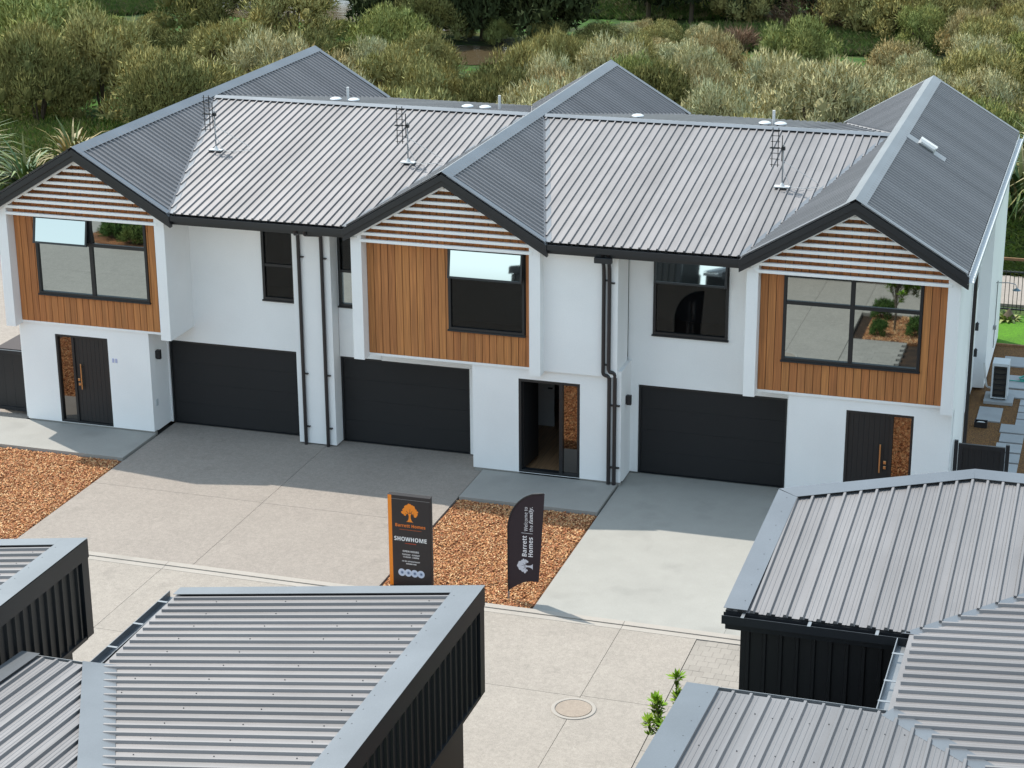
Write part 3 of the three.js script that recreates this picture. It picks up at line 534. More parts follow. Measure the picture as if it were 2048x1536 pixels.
// ================================================================ SIDE YARD
function gate(x0, x1, z, h, label, postLeft) {
  const t = thing('side_gate', label, 'gate', [(x0 + x1) / 2, 0, z], 'side gates'), w = (x1 - x0) / 2;
  mesh('frame', wallGeo(rect(-w + 0.09, w, 0.06, h), [[-w + 0.18, w - 0.09, 0.15, h - 0.09]], 0.03, 0.06), M.fascia, t);
  for (let i = 0; i < 6; i++) { const a = -w + 0.18 + i * (2 * w - 0.27) / 6, b = a + (2 * w - 0.27) / 6; mesh('infill_board', cbx(a, b, 0.15, h - 0.09, -0.012, 0.006, 0.003), M.black, t); }
  mesh('post', cbx(-w, -w + 0.08, -0.05, h + 0.06, -0.04, 0.04), M.fascia, t); mesh('post', cbx(w + 0.01, w + 0.09, -0.05, h + 0.06, -0.04, 0.04), M.fascia, t);
}
gate(5.05, 6.1, 0.4, 1.64, 'dark boarded side gate by the stepping stones');
gate(-18.9, -17.12, 0.4, 1.6, 'dark boarded side gate beside the entry with the blue number plate');
{
  const t = thing('garden_shed', 'low dark flat-topped store between the side gate and the end wall', 'shed', [-17.5, 0, -0.5]);
  mesh('shed_wall', bx(-0.42, 0.44, -0.03, 1.56, -0.72, 0.72), M.fascia, t); mesh('shed_roof', cbx(-0.46, 0.46, 1.56, 1.60, -0.78, 0.80), std({ color: L(0.05, 0.04, 0.04), roughness: 0.8 }), t);
}
{ // air conditioner
  const t = thing('air_conditioner', 'grey outdoor air conditioner unit on a concrete pad by the end wall', 'air conditioner', [5.45, 0, -7.35]);
  mesh('pad', cbx(-0.34, 0.36, -0.06, 0.06, -0.42, 0.32), M.stone[1], t);
  mesh('casing', merge([bx(-0.19, 0.21, 0.93, 1.0, -0.3, 0.19), bx(-0.19, -0.15, 0.12, 0.93, -0.3, 0.19), bx(0.17, 0.21, 0.12, 0.93, -0.3, 0.19), bx(-0.15, 0.17, 0.12, 0.93, -0.3, -0.26), bx(-0.19, 0.21, 0.1, 0.12, -0.3, 0.19)]), M.acBody, t);
  mesh('grille_back', bx(-0.15, 0.17, 0.12, 0.93, 0.1, 0.12), M.joint, t);
  for (let i = 0; i < 6; i++) mesh('louvre', bx(-0.15, 0.17, 0.16 + i * 0.135, 0.18 + i * 0.135, 0.12, 0.18), M.black, t);
  for (const x of [-0.14, 0.14]) mesh('foot', bx(x - 0.03, x + 0.03, 0.06, 0.1, -0.25, 0.15), M.black, t);
  mesh('refrigerant_pipe', tube([V(-0.19, 0.3, 0.0), V(-0.3, 0.34, 0.05), V(-0.35, 0.6, 0.08), V(-0.4, 0.95, 0.08)], 0.025, 6, 16), M.plastic, t);
}
{
  const t = thing('outdoor_shower', 'slim outdoor shower arm with round head on the end wall', 'shower', [5.03, 0, -10]);
  mesh('riser', bar(V(0.04, 0.5, 0), V(0.04, 2.3, 0), 0.014), M.galv, t); mesh('arm', tube([V(0.0, 2.25, 0), V(0.3, 2.27, 0), V(0.48, 2.24, 0), V(0.52, 2.14, 0)], 0.012, 6, 16), M.galv, t);
  mesh('head', new THREE.CylinderGeometry(0.03, 0.11, 0.05, 20).translate(0.52, 2.11, 0), std({ color: L(0.10, 0.15, 0.18), roughness: 0.3, metalness: 0.5 }), t); mesh('mixer', cbx(0.0, 0.08, 1.0, 1.1, -0.06, 0.06), M.galv, t);
}
for (const [y, z, l] of [[1.76, -7.6, 'small dark wall light with a pointed top on the end wall'], [1.05, -7.7, 'small dark electrical box on the end wall below a wall light']]) { const t = thing('wall_fitting', l, 'fitting', [4.75, y, z]); mesh('body', cbx(0, 0.08, -0.09, 0.09, -0.045, 0.045, 0.012), M.black, t); mesh('cap', new THREE.ConeGeometry(0.05, 0.06, 12).translate(0.045, 0.11, 0), M.black, t); }
{
  const t = thing('shoe_box', 'small open black box with a white cloth on the gravel', 'box', [5.2, 0, -5.35]);
  mesh('tray', merge([bx(-0.15, 0.15, -0.02, 0.02, -0.1, 0.1), bx(-0.15, 0.15, 0.02, 0.12, 0.09, 0.1), bx(-0.15, 0.15, 0.02, 0.12, -0.1, -0.09), bx(-0.15, -0.14, 0.02, 0.12, -0.09, 0.09), bx(0.14, 0.15, 0.02, 0.12, -0.09, 0.09)]), M.black, t);
  mesh('cloth', new THREE.SphereGeometry(0.12, 12, 8).scale(1, 0.3, 0.6).translate(0, 0.07, 0), M.plastic, t);
}
{
  const t = thing('garden_hose', 'teal garden hose lying across the stepping stones', 'hose', [5.75, 0.03, -9.0]);
  const p = []; for (let i = 0; i < 40; i++) { const a = i * 0.5, r = 0.22 + 0.03 * Math.sin(i * 1.7); p.push(V(0.32 + r * Math.cos(a), 0.012 + i * 0.0015, r * 0.8 * Math.sin(a))); } mesh('coil', tube(p, 0.014, 6, 220), std({ color: L(0.03, 0.30, 0.24), roughness: 0.5 }), t);
  mesh('tail', tube([V(-0.35, 0.0, 0.1), V(-0.1, 0.01, 0.16), V(0.3, 0.012, 0.17), V(0.54, 0.014, 0.0)], 0.014, 6, 30), std({ color: L(0.03, 0.30, 0.24), roughness: 0.5 }), t);
}
{ // black pool-style fence
  const t = thing('metal_fence', 'black vertical bar metal fence at the end of the turf', 'fence', [6.5, 0, -14.9]);
  for (const y of [0.12, 1.2]) mesh('rail', bx(-2.6, 6, y - 0.02, y + 0.02, -0.02, 0.02), M.black, t);
  for (let x = -2.55; x < 6; x += 0.115) mesh('fence_bar', bx(x - 0.009, x + 0.009, 0.0, 1.25, -0.009, 0.009), M.black, t);
  for (const x of [-2.6, -0.2, 2.2, 4.6]) mesh('post', bx(x - 0.03, x + 0.03, -0.1, 1.3, -0.03, 0.03), M.black, t);
}
{
  const t = thing('timber_rail', 'low weathered timber rail across the far lawn', 'rail', [10, 0, -19.75]);
  mesh('rail', bx(-9, 9, 0.22, 0.30, -0.03, 0.03), M.timberEdge, t); for (let x = -8.5; x < 9; x += 2.4) mesh('post', bx(x - 0.05, x + 0.05, -0.12, 0.32, -0.09, -0.03), M.timberEdge, t);
}

// ================================================================ SIGN AND FLAG
function canvasTex(w, h, draw) { const c = document.createElement('canvas'); c.width = w; c.height = h; const x = c.getContext('2d'); draw(x); const t = new THREE.CanvasTexture(c); t.colorSpace = THREE.SRGBColorSpace; return t; }
function treeMark(x, cx, cy, s, col, bg) { // round crown of leaf lobes over a forked trunk
  const R0 = seed; seed = 4242; x.fillStyle = col; x.strokeStyle = col;
  const crown = [[0, -0.52, 0.24], [-0.22, -0.42, 0.22], [0.22, -0.44, 0.22], [-0.40, -0.22, 0.17], [0.42, -0.22, 0.17], [0.0, -0.28, 0.26], [-0.52, -0.02, 0.13], [0.50, 0.02, 0.15], [-0.28, -0.05, 0.15], [0.30, -0.06, 0.15], [-0.38, 0.12, 0.10], [0.44, 0.17, 0.11], [0.62, -0.16, 0.08], [-0.62, -0.05, 0.07]];
  for (const [a, b, r] of crown) { x.beginPath(); for (let i = 0; i <= 22; i++) { const an = i / 22 * 6.283, q = r * s * (0.86 + 0.26 * rnd()); const px = cx + a * s + Math.cos(an) * q, py = cy + b * s + Math.sin(an) * q; i ? x.lineTo(px, py) : x.moveTo(px, py); } x.fill(); }
  x.strokeStyle = bg; x.lineCap = 'round'; x.lineWidth = s * 0.03;
  for (const [a, b, c, d] of [[-0.05, 0.05, -0.26, -0.16], [0.06, 0.02, 0.22, -0.2], [0.02, -0.05, 0.04, -0.32], [0.1, 0.1, 0.34, 0.0], [-0.1, 0.12, -0.34, 0.04]]) { x.beginPath(); x.moveTo(cx + a * s, cy + b * s); x.lineTo(cx + c * s, cy + d * s); x.stroke(); }
  x.fillStyle = col; x.beginPath(); x.moveTo(cx - 0.3 * s, cy + 0.68 * s); x.quadraticCurveTo(cx - 0.07 * s, cy + 0.6 * s, cx - 0.07 * s, cy + 0.2 * s); x.lineTo(cx - 0.14 * s, cy); x.lineTo(cx + 0.14 * s, cy); x.lineTo(cx + 0.08 * s, cy + 0.2 * s); x.quadraticCurveTo(cx + 0.08 * s, cy + 0.6 * s, cx + 0.3 * s, cy + 0.68 * s); x.closePath(); x.fill();
  seed = R0;
}
{
  const W = 640, H = 1360, bg = '#2a2426';
  const face = canvasTex(W, H, x => {
    x.fillStyle = bg; x.fillRect(0, 0, W, H); x.fillStyle = '#f58a1f'; x.fillRect(0, 0, 56, H);
    x.strokeStyle = '#9a9696'; x.lineWidth = 4; x.beginPath(); x.moveTo(56, 52); x.lineTo(W, 52); x.stroke();
    treeMark(x, 330, 250, 190, '#f58a1f', bg);
    x.textAlign = 'center'; x.fillStyle = '#f07a1c'; x.font = 'bold 66px sans-serif'; x.fillText('Barrett Homes', 335, 462);
    const dash = (y, w, c, h = 9) => { x.fillStyle = c; const R0 = seed; seed = Math.round(y); let a = 335 - w / 2; while (a < 335 + w / 2) { const l = rr(6, 16); x.fillRect(a, y, l, h); a += l + rr(3, 7); } seed = R0; };
    dash(496, 330, '#b8521a');
    x.fillStyle = '#f3f1f0'; x.font = 'bold 86px sans-serif'; x.fillText('SHOWHOME', 335, 672); dash(698, 170, '#b8401c', 13);
    x.fillStyle = '#e6e2e0'; x.font = 'bold 40px sans-serif'; x.fillText('OPEN HOURS', 335, 838); x.font = 'bold 30px sans-serif'; x.fillText('TUESDAY - SUNDAY', 335, 884); x.fillText('11:00AM - 3:00PM', 335, 922);
    x.font = 'bold 27px sans-serif'; x.fillText('OR BY APPOINTMENT', 335, 984); dash(1002, 150, '#d8d4d2', 18);
    for (let i = 0; i < 4; i++) { const c = 190 + i * 98; x.fillStyle = '#ccd2e2'; x.beginPath(); x.arc(c, 1150, 56, 0, 7); x.fill(); x.fillStyle = '#8fa0bd'; x.beginPath(); x.arc(c + 4, 1150, 24, 0, 7); x.fill(); x.fillStyle = '#2d3142'; x.beginPath(); x.arc(c + 4, 1150, 9, 0, 7); x.fill(); }
  });
  const t = thing('pylon_sign', 'tall black show home sign with orange edge and orange tree emblem', 'sign', [-4.70, 0, 7.18]);
  const w = 0.44, h = 1.93;
  mesh('panel', cbx(-w, w, -0.08, h, -0.13, -0.006, 0.005), M.signBlack, t);
  mesh('printed_face', new THREE.PlaneGeometry(2 * w - 0.012, h - 0.01).translate(0, h / 2 + 0.002, 0.0), std({ map: face, roughness: 0.45 }), t);
  mesh('edge_strip', bx(w + 0.001, w + 0.012, 0.0, h - 0.01, -0.09, -0.084), M.galv, t);
}
{
  const W = 512, H = 1436, bg = '#33262a';
  const cloth = canvasTex(W, H, x => {
    x.fillStyle = bg; x.fillRect(0, 0, W, H); x.save(); x.translate(0, H); x.rotate(-Math.PI / 2);
    x.textAlign = 'left'; x.fillStyle = '#e4dfe0'; x.font = 'bold 86px sans-serif'; x.fillText('Barrett', 524, 250); x.fillText('Homes', 524, 332);
    x.fillRect(856, 180, 5, 150); x.font = '64px sans-serif'; x.fillText('Welcome to', 886, 262); x.fillText('the', 886, 332); x.font = 'italic bold 68px serif'; x.fillText('family.', 990, 332);
    treeMark(x, 395, 232, 148, '#ccc9d0', bg); x.restore();
  });
  const t = thing('feather_flag', 'dark brown feather flag with white lettering on a pole in bark mulch', 'flag', [-2.71, 0, 7.07]);
  const px = s => 0.012 * Math.pow(Math.max(0, s), 2);
  // outline of the cloth: straight luff, curved head, straight fly, curved foot
  const N = 40, pos = [], uv = [], idx = [], rows = 60, cols = 14, y0 = 0.15, yT = 2.26;
  const left = y => y < 1.45 ? 0 : 0.72 * (1 - Math.sqrt(Math.max(0, 1 - Math.pow((y - 1.45) / (yT - 1.45), 2)))), right = y => 0.61 + 0.13 * (y - 0.4) / 1.86;
  const foot = u => y0 + 0.26 * Math.sin(Math.min(1, u * 1.25) * Math.PI / 2);
  for (let j = 0; j <= rows; j++) for (let i = 0; i <= cols; i++) {
    const u = i / cols, v = j / rows, yb = foot(u), y = yb + (yT - yb) * v, l = left(y), r = Math.max(l + 0.002, right(y)), xx = l + (r - l) * u;
    const zz = 0.02 * Math.sin(u * 4 + v * 3) * u + 0.02 * u;
    pos.push(xx, y, zz); uv.push(xx / 0.76, (y - 0.13) / 2.13);
    if (i < cols && j < rows) { const a = j * (cols + 1) + i; idx.push(a, a + 1, a + cols + 2, a, a + cols + 2, a + cols + 1); }
  }
  const g = new THREE.BufferGeometry(); g.setAttribute('position', new THREE.Float32BufferAttribute(pos, 3)); g.setAttribute('uv', new THREE.Float32BufferAttribute(uv, 2)); g.setIndex(idx); g.computeVertexNormals();
  mesh('cloth', g, new THREE.MeshStandardMaterial({ map: cloth, roughness: 0.9, side: THREE.DoubleSide }), t);
  const pole = [V(0, -0.12, 0), V(0, 0.15, 0)]; for (let y = 0.3; y < 2.25; y += 0.06) pole.push(V(left(y) - 0.008, y, 0)); pole.push(V(0.71, 2.262, 0.01));
  mesh('pole', tube(pole, 0.014, 7, 80), M.black, t); mesh('ground_spike', bar(V(0, -0.12, 0), V(0, 0.13, 0), 0.02, 10), M.galv, t);
}

// ================================================================ NEIGHBOURING HOUSES IN FRONT
function screwsOn(parent, name, pts) { const g = pts.map(p => new THREE.CylinderGeometry(0.008, 0.008, 0.012, 6).translate(p.x, p.y, p.z)); stuff(mesh(name, merge(g), M.screw, parent)); }
const UP = V(0, 1, 0);
{ // house with the courtyard, to the right
  const h = thing('courtyard_house', 'black clad house with pale ribbed roofs sloping in to a courtyard', 'building', [0, 0, 0]);
  const Y = 6.2, t = Math.tan(5 * Math.PI / 180), q = Math.sqrt(1 + t * t);
  const r = part('roof', h), O = { h: 0.038, pitch: 0.2, wb: 0.056, wt: 0.030, swage: true };
  // wing sloping toward the courtyard from the far side: t runs up and away
  const d1 = V(0, t, -1).normalize();
  ribbed(r, 'roof_sheet', M.roof, V(0, Y, 19.25), xAxis, d1, [[3.94, 0], [6.12, 0], [10.5, 4.38 * q], [10.5, 4.41 * q], [6.44, 4.41 * q], [4.0, 3.2 * q]].map(p => [p[0], p[1]]), { ...O, in0: 0.0, in1: 0.24 });
  const d2 = V(1, t, 0).normalize();
  ribbed(r, 'roof_sheet', M.roof, V(6.12, Y, 0), zAxis, d2, [[19.25, 0], [21.3, 0], [25.6, 4.3 * q], [14.87, 4.38 * q]], { ...O, in0: 0.06, in1: 0.1 });
  const d3 = V(0, t, 1).normalize();
  ribbed(r, 'roof_sheet', M.roof, V(0, Y, 21.3), xAxis, d3, [[3.94, 0], [6.12, 0], [10.4, 4.28 * q], [10.4, 6 * q], [3.94, 6 * q]], { ...O, in0: 0.03, in1: 0.1 });
  const at1 = (x, s, k = 0.044) => V(x, Y + t * s + k, 19.25 - s), at3 = (x, s, k = 0.044) => V(x, Y + t * s + k, 21.3 + s), at2 = (z, s, k = 0.008) => V(6.12 + s, Y + t * s + k, z);
  mesh('barge_flashing', strip3(at1(3.90, -0.02), at1(4.19, -0.02), at1(4.25, 3.05), at1(3.97, 3.22)), M.flashing, r);
  mesh('ridge_flashing', strip3(at1(3.97, 3.24, 0.045), at1(6.44, 4.45, 0.045), at1(6.46, 4.16, 0.045), at1(4.24, 3.06, 0.045)), M.flashing, r);
  mesh('ridge_flashing', strip3(at1(6.44, 4.45, 0.0452), at1(10.5, 4.45, 0.0452), at1(10.5, 4.16, 0.0452), at1(6.462, 4.16, 0.0452)), M.flashing, r);
  mesh('barge_flashing', strip3(at3(3.90, -0.02), at3(4.27, -0.02), at3(4.27, 6), at3(3.90, 6)), M.flashing, r);
  mesh('valley_flashing', strip3(at1(6.02, -0.04, 0.012), at1(6.34, -0.02, 0.012), at1(10.5, 4.12, 0.012), at1(10.5, 4.4, 0.012)), M.flashing, r);
  mesh('valley_flashing', strip3(at2(21.36, -0.05, 0.012), at2(21.16, 0.06, 0.012), at2(25.35, 4.3, 0.012), at2(25.6, 4.3, 0.012)), M.flashing, r);
  for (let i = 0; i < 11; i++) { mesh('rib_closer', cbx(4.1 + i * 0.2 - 0.025, 4.1 + i * 0.2 + 0.025, Y - 0.004, Y + 0.026, 19.25, 19.262, 0.004), M.black, r); }
  // gutters round the courtyard
  const gut = part('gutter', h);
  mesh('gutter_run', merge([bx(3.9, 6.2, Y - 0.12, Y - 0.11, 19.26, 19.38), bx(3.9, 6.2, Y - 0.12, Y - 0.01, 19.375, 19.385), bx(3.9, 6.2, Y - 0.12, Y - 0.02, 19.255, 19.262)]), M.fascia, gut);
  mesh('gutter_run', merge([bx(6.0, 6.1, Y - 0.12, Y - 0.11, 19.39, 21.2), bx(5.99, 6.0, Y - 0.12, Y - 0.01, 19.39, 21.2)]), M.galv, gut);
  mesh('gutter_run', merge([bx(3.9, 6.1, Y - 0.12, Y - 0.11, 21.2, 21.29), bx(3.9, 6.1, Y - 0.12, Y - 0.01, 21.195, 21.203)]), M.galv, gut);
  for (const x of [4.15, 4.95, 5.75]) mesh('gutter_strap', bx(x - 0.02, x + 0.02, Y - 0.014, Y - 0.008, 19.25, 19.39), M.galv, gut);
  for (const z of [19.8, 20.5, 21.0]) mesh('gutter_strap', bx(5.985, 6.12, Y - 0.014, Y - 0.008, z - 0.02, z + 0.02), M.galv, gut);
  // walls: upper cladding of ribbed sheet, lower wall set back
  const w = part('wall', h), WM = M.cladBlack;
  mesh('wall_core', bx(4.12, 6.25, 4.7, Y - 0.02, 16.3, 19.05), WM[1], w); mesh('wall_core', bx(4.2, 10.4, -0.1, 4.7, 16.3, 18.95), WM[1], w); mesh('wall_core', bx(6.3, 10.4, 4.7, Y - 0.02, 15.1, 25.5), WM[1], w);
  mesh('wall_core', bx(6.3, 10.4, -0.1, 4.7, 18.95, 21.5), WM[1], w); mesh('wall_core', bx(4.12, 6.3, -0.1, Y - 0.02, 21.45, 27.2), WM[1], w); mesh('wall_core', bx(6.3, 10.4, -0.1, 4.7, 21.5, 27.2), WM[1], w);
  ribbed(w, 'wall_sheet', WM, V(0, 4.75, 19.07), xAxis, UP, [[4.08, 0], [6.1, 0], [6.1, Y - 4.9], [4.08, Y - 4.9]], { flip: V(0, 0, 1), pitch: 0.2, h: 0.03 });
  ribbed(w, 'wall_sheet', WM, V(4.1, 4.75, 0), zAxis, UP, [[16.3, 0], [19.0, 0], [19.0, Y - 4.9], [16.3, Y - 4.75]], { flip: V(-1, 0, 0), pitch: 0.2, h: 0.03 });
  ribbed(w, 'wall_sheet', WM, V(4.1, 0, 0), zAxis, UP, [[21.5, 0], [27, 0], [27, Y - 0.2], [21.5, Y - 0.2]], { flip: V(-1, 0, 0), pitch: 0.2, h: 0.03 });
  { // angled far wall under the kinked roof edge
    const a = V(4.1, 4.75, 16.15), b = V(6.44, 4.75, 15.0), dd = b.clone().sub(a).normalize();
    ribbed(w, 'wall_sheet', WM, a, dd, UP, [[0, 0], [a.distanceTo(b), 0], [a.distanceTo(b), 1.7], [0, 1.62]], { flip: V(-0.4, 0, -1), pitch: 0.2, h: 0.03 });
    mesh('fascia_board', strip3(at1(3.96, 3.23, 0.03), at1(6.44, 4.44, 0.03), at1(6.44, 4.44, -0.2), at1(3.96, 3.23, -0.2), 0.02), M.fascia, w);
    mesh('fascia_board', bx(3.92, 3.95, Y - 0.2, Y + 0.0, 16.1, 19.25), M.fascia, w);
    mesh('fascia_board', bx(3.92, 6.2, Y - 0.25, Y - 0.004, 19.2, 19.245), M.fascia, w);
  }
  mesh('lower_panel', cbx(4.35, 6.0, 2.4, 4.55, 18.955, 18.98), M.garage, w);
  const sp = []; for (let i = 0; i < 11; i++) for (const s of [0.35, 1.3, 2.25]) sp.push(at1(4.1 + i * 0.2 - 0.07, s, 0.004)); for (let i = 0; i < 11; i++) for (const s of [0.5, 1.5]) sp.push(at3(4.37 + i * 0.2, s + (i % 2) * 0.06, 0.004)); for (let i = 0; i < 10; i++) for (const s of [0.3, 0.9, 1.5]) sp.push(at2(19.35 + i * 0.2, s, 0.004));
  for (let s = 0.2; s < 3; s += 0.4) sp.push(at1(4.12, s, 0.04)); for (let s = 0.2; s < 5; s += 0.4) sp.push(at3(4.18, s, 0.04));
  screwsOn(r, 'roof_screws', sp);
}
function skillion(name, label, o) { // roof falling to the left from a high right edge, ribs along x
  const h = thing(name, label, 'building', [o.x1, 0, o.z0]); const X = x => x - o.x1, Z = z => z - o.z0;
  const t = o.t, q = Math.sqrt(1 + t * t), d = V(-1, -t, 0).normalize(), r = part('roof', h), at = (s, z, k = 0.044) => V(-s, o.Y - t * s + k, Z(z));
  ribbed(r, 'roof_sheet', M.roof, V(0, o.Y, 0), zAxis, d, o.poly.map(([x, z]) => [Z(z), -X(x) * q]), { h: 0.038, pitch: 0.19, wb: 0.056, wt: 0.030, in0: 0.3, in1: o.in1 ?? 0.02 });
  mesh('ridge_flashing', strip3(at(-0.03, o.z0 - 0.03), at(-0.03, o.z1), at(0.36, o.z1), at(0.36, o.z0 - 0.03)), M.flashing, r);
  mesh('barge_flashing', strip3(at(0.36, o.z0 - 0.03, 0.0445), at(0.36, o.z0 + 0.2, 0.0445), at(o.w, o.z0 + 0.2, 0.0445), at(o.w, o.z0 - 0.03, 0.0445)), M.flashing, r);
  const w = part('wall', h), WM = M.cladBlack, yb = o.yb;
  mesh('fascia_board', bx(-0.02, 0.025, o.Y - 0.24, o.Y + 0.028, -0.03, Z(o.z1)), M.fascia, w);
  mesh('fascia_board', uvm(new THREE.ExtrudeGeometry(poly([[-0.02, o.Y + 0.02], [-o.w, o.Y - t * o.w + 0.02], [-o.w, o.Y - t * o.w - 0.2], [-0.02, o.Y - 0.2]]), { depth: 0.03, bevelEnabled: false }).translate(0, 0, -0.035)), M.fascia, w);
  mesh('corner_flashing', bx(-0.12, 0.02, yb, o.Y - 0.24, -0.01, 0.16), M.fascia, w);
  ribbed(w, 'wall_sheet', WM, V(-0.03, yb, 0), zAxis, UP, [[0.16, 0], [Z(o.z1), 0], [Z(o.z1), o.Y - 0.25 - yb], [0.16, o.Y - 0.25 - yb]], { flip: V(1, 0, 0), pitch: 0.2, h: 0.03, in0: 0.0, in1: 0.0 });
  ribbed(w, 'wall_sheet', WM, V(0, yb, -0.005), xAxis, UP, [[-o.w + 0.1, 0], [-0.12, 0], [-0.12, o.Y - 0.25 - yb], [-o.w + 0.1, o.Y - t * o.w - 0.2 - yb]], { flip: V(0, 0, -1), pitch: 0.2, h: 0.03 });
  mesh('sill_flashing', bx(-0.08, 0.012, yb - 0.02, yb + 0.03, 0.14, Z(o.z1)), M.fascia, w); mesh('sill_flashing', bx(-o.w + 0.1, -0.08, yb - 0.02, yb + 0.03, -0.045, 0.03), M.fascia, w);
  mesh('wall_core', bx(-o.w + 0.15, -0.06, yb, o.Y - t * o.w - 0.05, 0.03, Z(o.zc || o.z1)), WM[1], w);
  mesh('lower_wall', bx(-o.w + 0.2, -0.22, -0.1, yb, 0.2, Z(o.zc || o.z1)), WM[2], w);
  if (o.zc) { mesh('wall_core', bx(-0.6, -0.06, yb, o.Y - 0.3, Z(o.zc), Z(o.z1)), WM[1], w); mesh('lower_wall', bx(-0.6, -0.22, -0.1, yb, Z(o.zc), Z(o.z1)), WM[2], w); }
  const sp = []; for (let z = o.z0 + 0.25; z < o.z1; z += 0.38) for (let s = 0.55 + rr(0, 0.1); s < o.w; s += 1.0) if (o.inside ? o.inside(o.x1 - s, z) : true) sp.push(at(s, z + 0.12, 0.004)); for (let z = o.z0 + 0.3; z < o.z1; z += 0.35) sp.push(at(0.28, z, 0.04)); screwsOn(r, 'roof_screws', sp);
  return { h, r, w, at, X, Z };
}
{
  const vx = z => -3.6 + 0.536 * (z - 21.05);
  const A = skillion('skillion_house', 'black clad house with pale ribbed skillion roof and broad valley flashing', { x1: 0.65, Y: 5.8, z0: 18.71, z1: 28, w: 4.32, t: 0.1405, yb: 4.33, zc: 20.9, poly: [[-3.67, 18.71], [0.65, 18.71], [0.65, 28], [0.13, 28], [-3.6, 21.05]], in1: 0.06, inside: (x, z) => z < 21 || x > vx(z) + 0.3 });
  const { h, r, X, Z } = A, yB = 5.8 - 0.1405 * 4.25, tb = 0.0753;
  // second slope rising toward the front of this house, ribs along z
  const d = V(0, tb, 1).normalize();
  ribbed(r, 'roof_sheet', M.roof, V(X(0), yB, Z(21.05)), xAxis, d, [[-4.70, 0], [-3.62, 0], [0.1, 6.95], [-4.70, 6.95]], { h: 0.038, pitch: 0.2, wb: 0.056, wt: 0.030, in0: 0.02, in1: 0.22, swage: true });
  const b = (x, z, k) => V(X(x), yB + tb * (z - 21.05) + k, Z(z));
  mesh('valley_flashing', strip3(b(-3.86, 21.03, 0.042), b(-3.40, 21.0, 0.042), b(vx(28) + 0.18, 28, 0.042), b(vx(28) - 0.28, 28, 0.042)), M.flashing, r);
  mesh('barge_flashing', strip3(b(-4.74, 21.0, 0.044), b(-4.48, 21.0, 0.044), b(-4.48, 28, 0.044), b(-4.74, 28, 0.044)), M.flashing, r);
  mesh('gutter', merge([bx(X(-3.80), X(-3.68), yB - 0.1, yB - 0.09, Z(18.75), Z(20.95)), bx(X(-3.805), X(-3.795), yB - 0.1, yB + 0.0, Z(18.75), Z(20.95)), bx(X(-3.69), X(-3.68), yB - 0.1, yB - 0.04, Z(18.75), Z(20.95))]), M.flashing, h);
  for (const z of [19.1, 19.8, 20.5]) mesh('gutter_strap', bx(X(-3.8), X(-3.66), yB - 0.002, yB + 0.004, Z(z) - 0.02, Z(z) + 0.02), M.galv, h);
  mesh('gutter', merge([bx(X(-4.72), X(-3.80), yB - 0.1, yB - 0.01, Z(20.96), Z(20.97)), bx(X(-4.72), X(-3.80), yB - 0.1, yB - 0.09, Z(20.97), Z(21.04))]), M.galv, h);
  mesh('wall_core', bx(X(-4.66), X(-0.6), -0.1, yB - 0.06, Z(21.15), Z(28)), M.cladBlack[1], A.w);
}
{
  const C = skillion('skillion_house', 'black clad house with pale ribbed skillion roof, its corner beside the bark bed', { x1: -5.0, Y: 5.8, z0: 18.81, z1: 21.7, w: 5, t: 0.1405, yb: 4.42, poly: [[-10, 18.81], [-5, 18.81], [-5, 21.7], [-10, 21.7]] });
  mesh('lower_wing', bx(-3.0, -0.30, -0.1, 5.16, 2.2, 5.0).translate(0, 0, -0.35), M.cladBlack[1], C.h);
}

// ================================================================ PLANTS
function leafGeo(list, blade) { // list of {p, d, n, l, w, c}: one diamond per leaf, or one slim triangle per spray
  const m = blade ? 9 : 18, pos = new Float32Array(list.length * m), nor = new Float32Array(list.length * m), col = new Float32Array(list.length * m); let o = 0; const q1 = V(), q2 = V(), gn = V(), s = V(), a = V(), b = V(), c = V(), e = V();
  for (const f of list) {
    s.crossVectors(f.d, f.n); if (s.lengthSq() < 1e-6) s.set(1, 0, 0); s.normalize().multiplyScalar(f.w / 2); c.copy(f.p).addScaledVector(f.d, f.l);
    if (blade) { a.copy(f.p).add(s); b.copy(f.p).sub(s); } else { a.copy(f.p); b.copy(f.p).addScaledVector(f.d, f.l * 0.55).add(s); e.copy(f.p).addScaledVector(f.d, f.l * 0.55).sub(s); }
    gn.crossVectors(f.d, s).normalize(); if (gn.dot(f.n) < 0) gn.negate(); gn.addScaledVector(f.n, 0.7).normalize();
    const back = q1.subVectors(b, a).cross(q2.subVectors(c, a)).dot(gn) < 0;   // keep the winding on the side of the normal
    for (const v of blade ? (back ? [a, c, b] : [a, b, c]) : (back ? [a, c, b, a, e, c] : [a, b, c, a, c, e])) { pos[o] = v.x; pos[o + 1] = v.y; pos[o + 2] = v.z; nor[o] = gn.x; nor[o + 1] = gn.y; nor[o + 2] = gn.z; col[o] = f.c[0]; col[o + 1] = f.c[1]; col[o + 2] = f.c[2]; o += 3; }
  }
  const g = new THREE.BufferGeometry(); g.setAttribute('position', new THREE.BufferAttribute(pos, 3)); g.setAttribute('normal', new THREE.BufferAttribute(nor, 3)); g.setAttribute('color', new THREE.BufferAttribute(col, 3)); return g;
}
const rdir = () => { const z = rr(-1, 1), a = rr(0, 6.283), q = Math.sqrt(1 - z * z); return V(q * Math.cos(a), z, q * Math.sin(a)); };
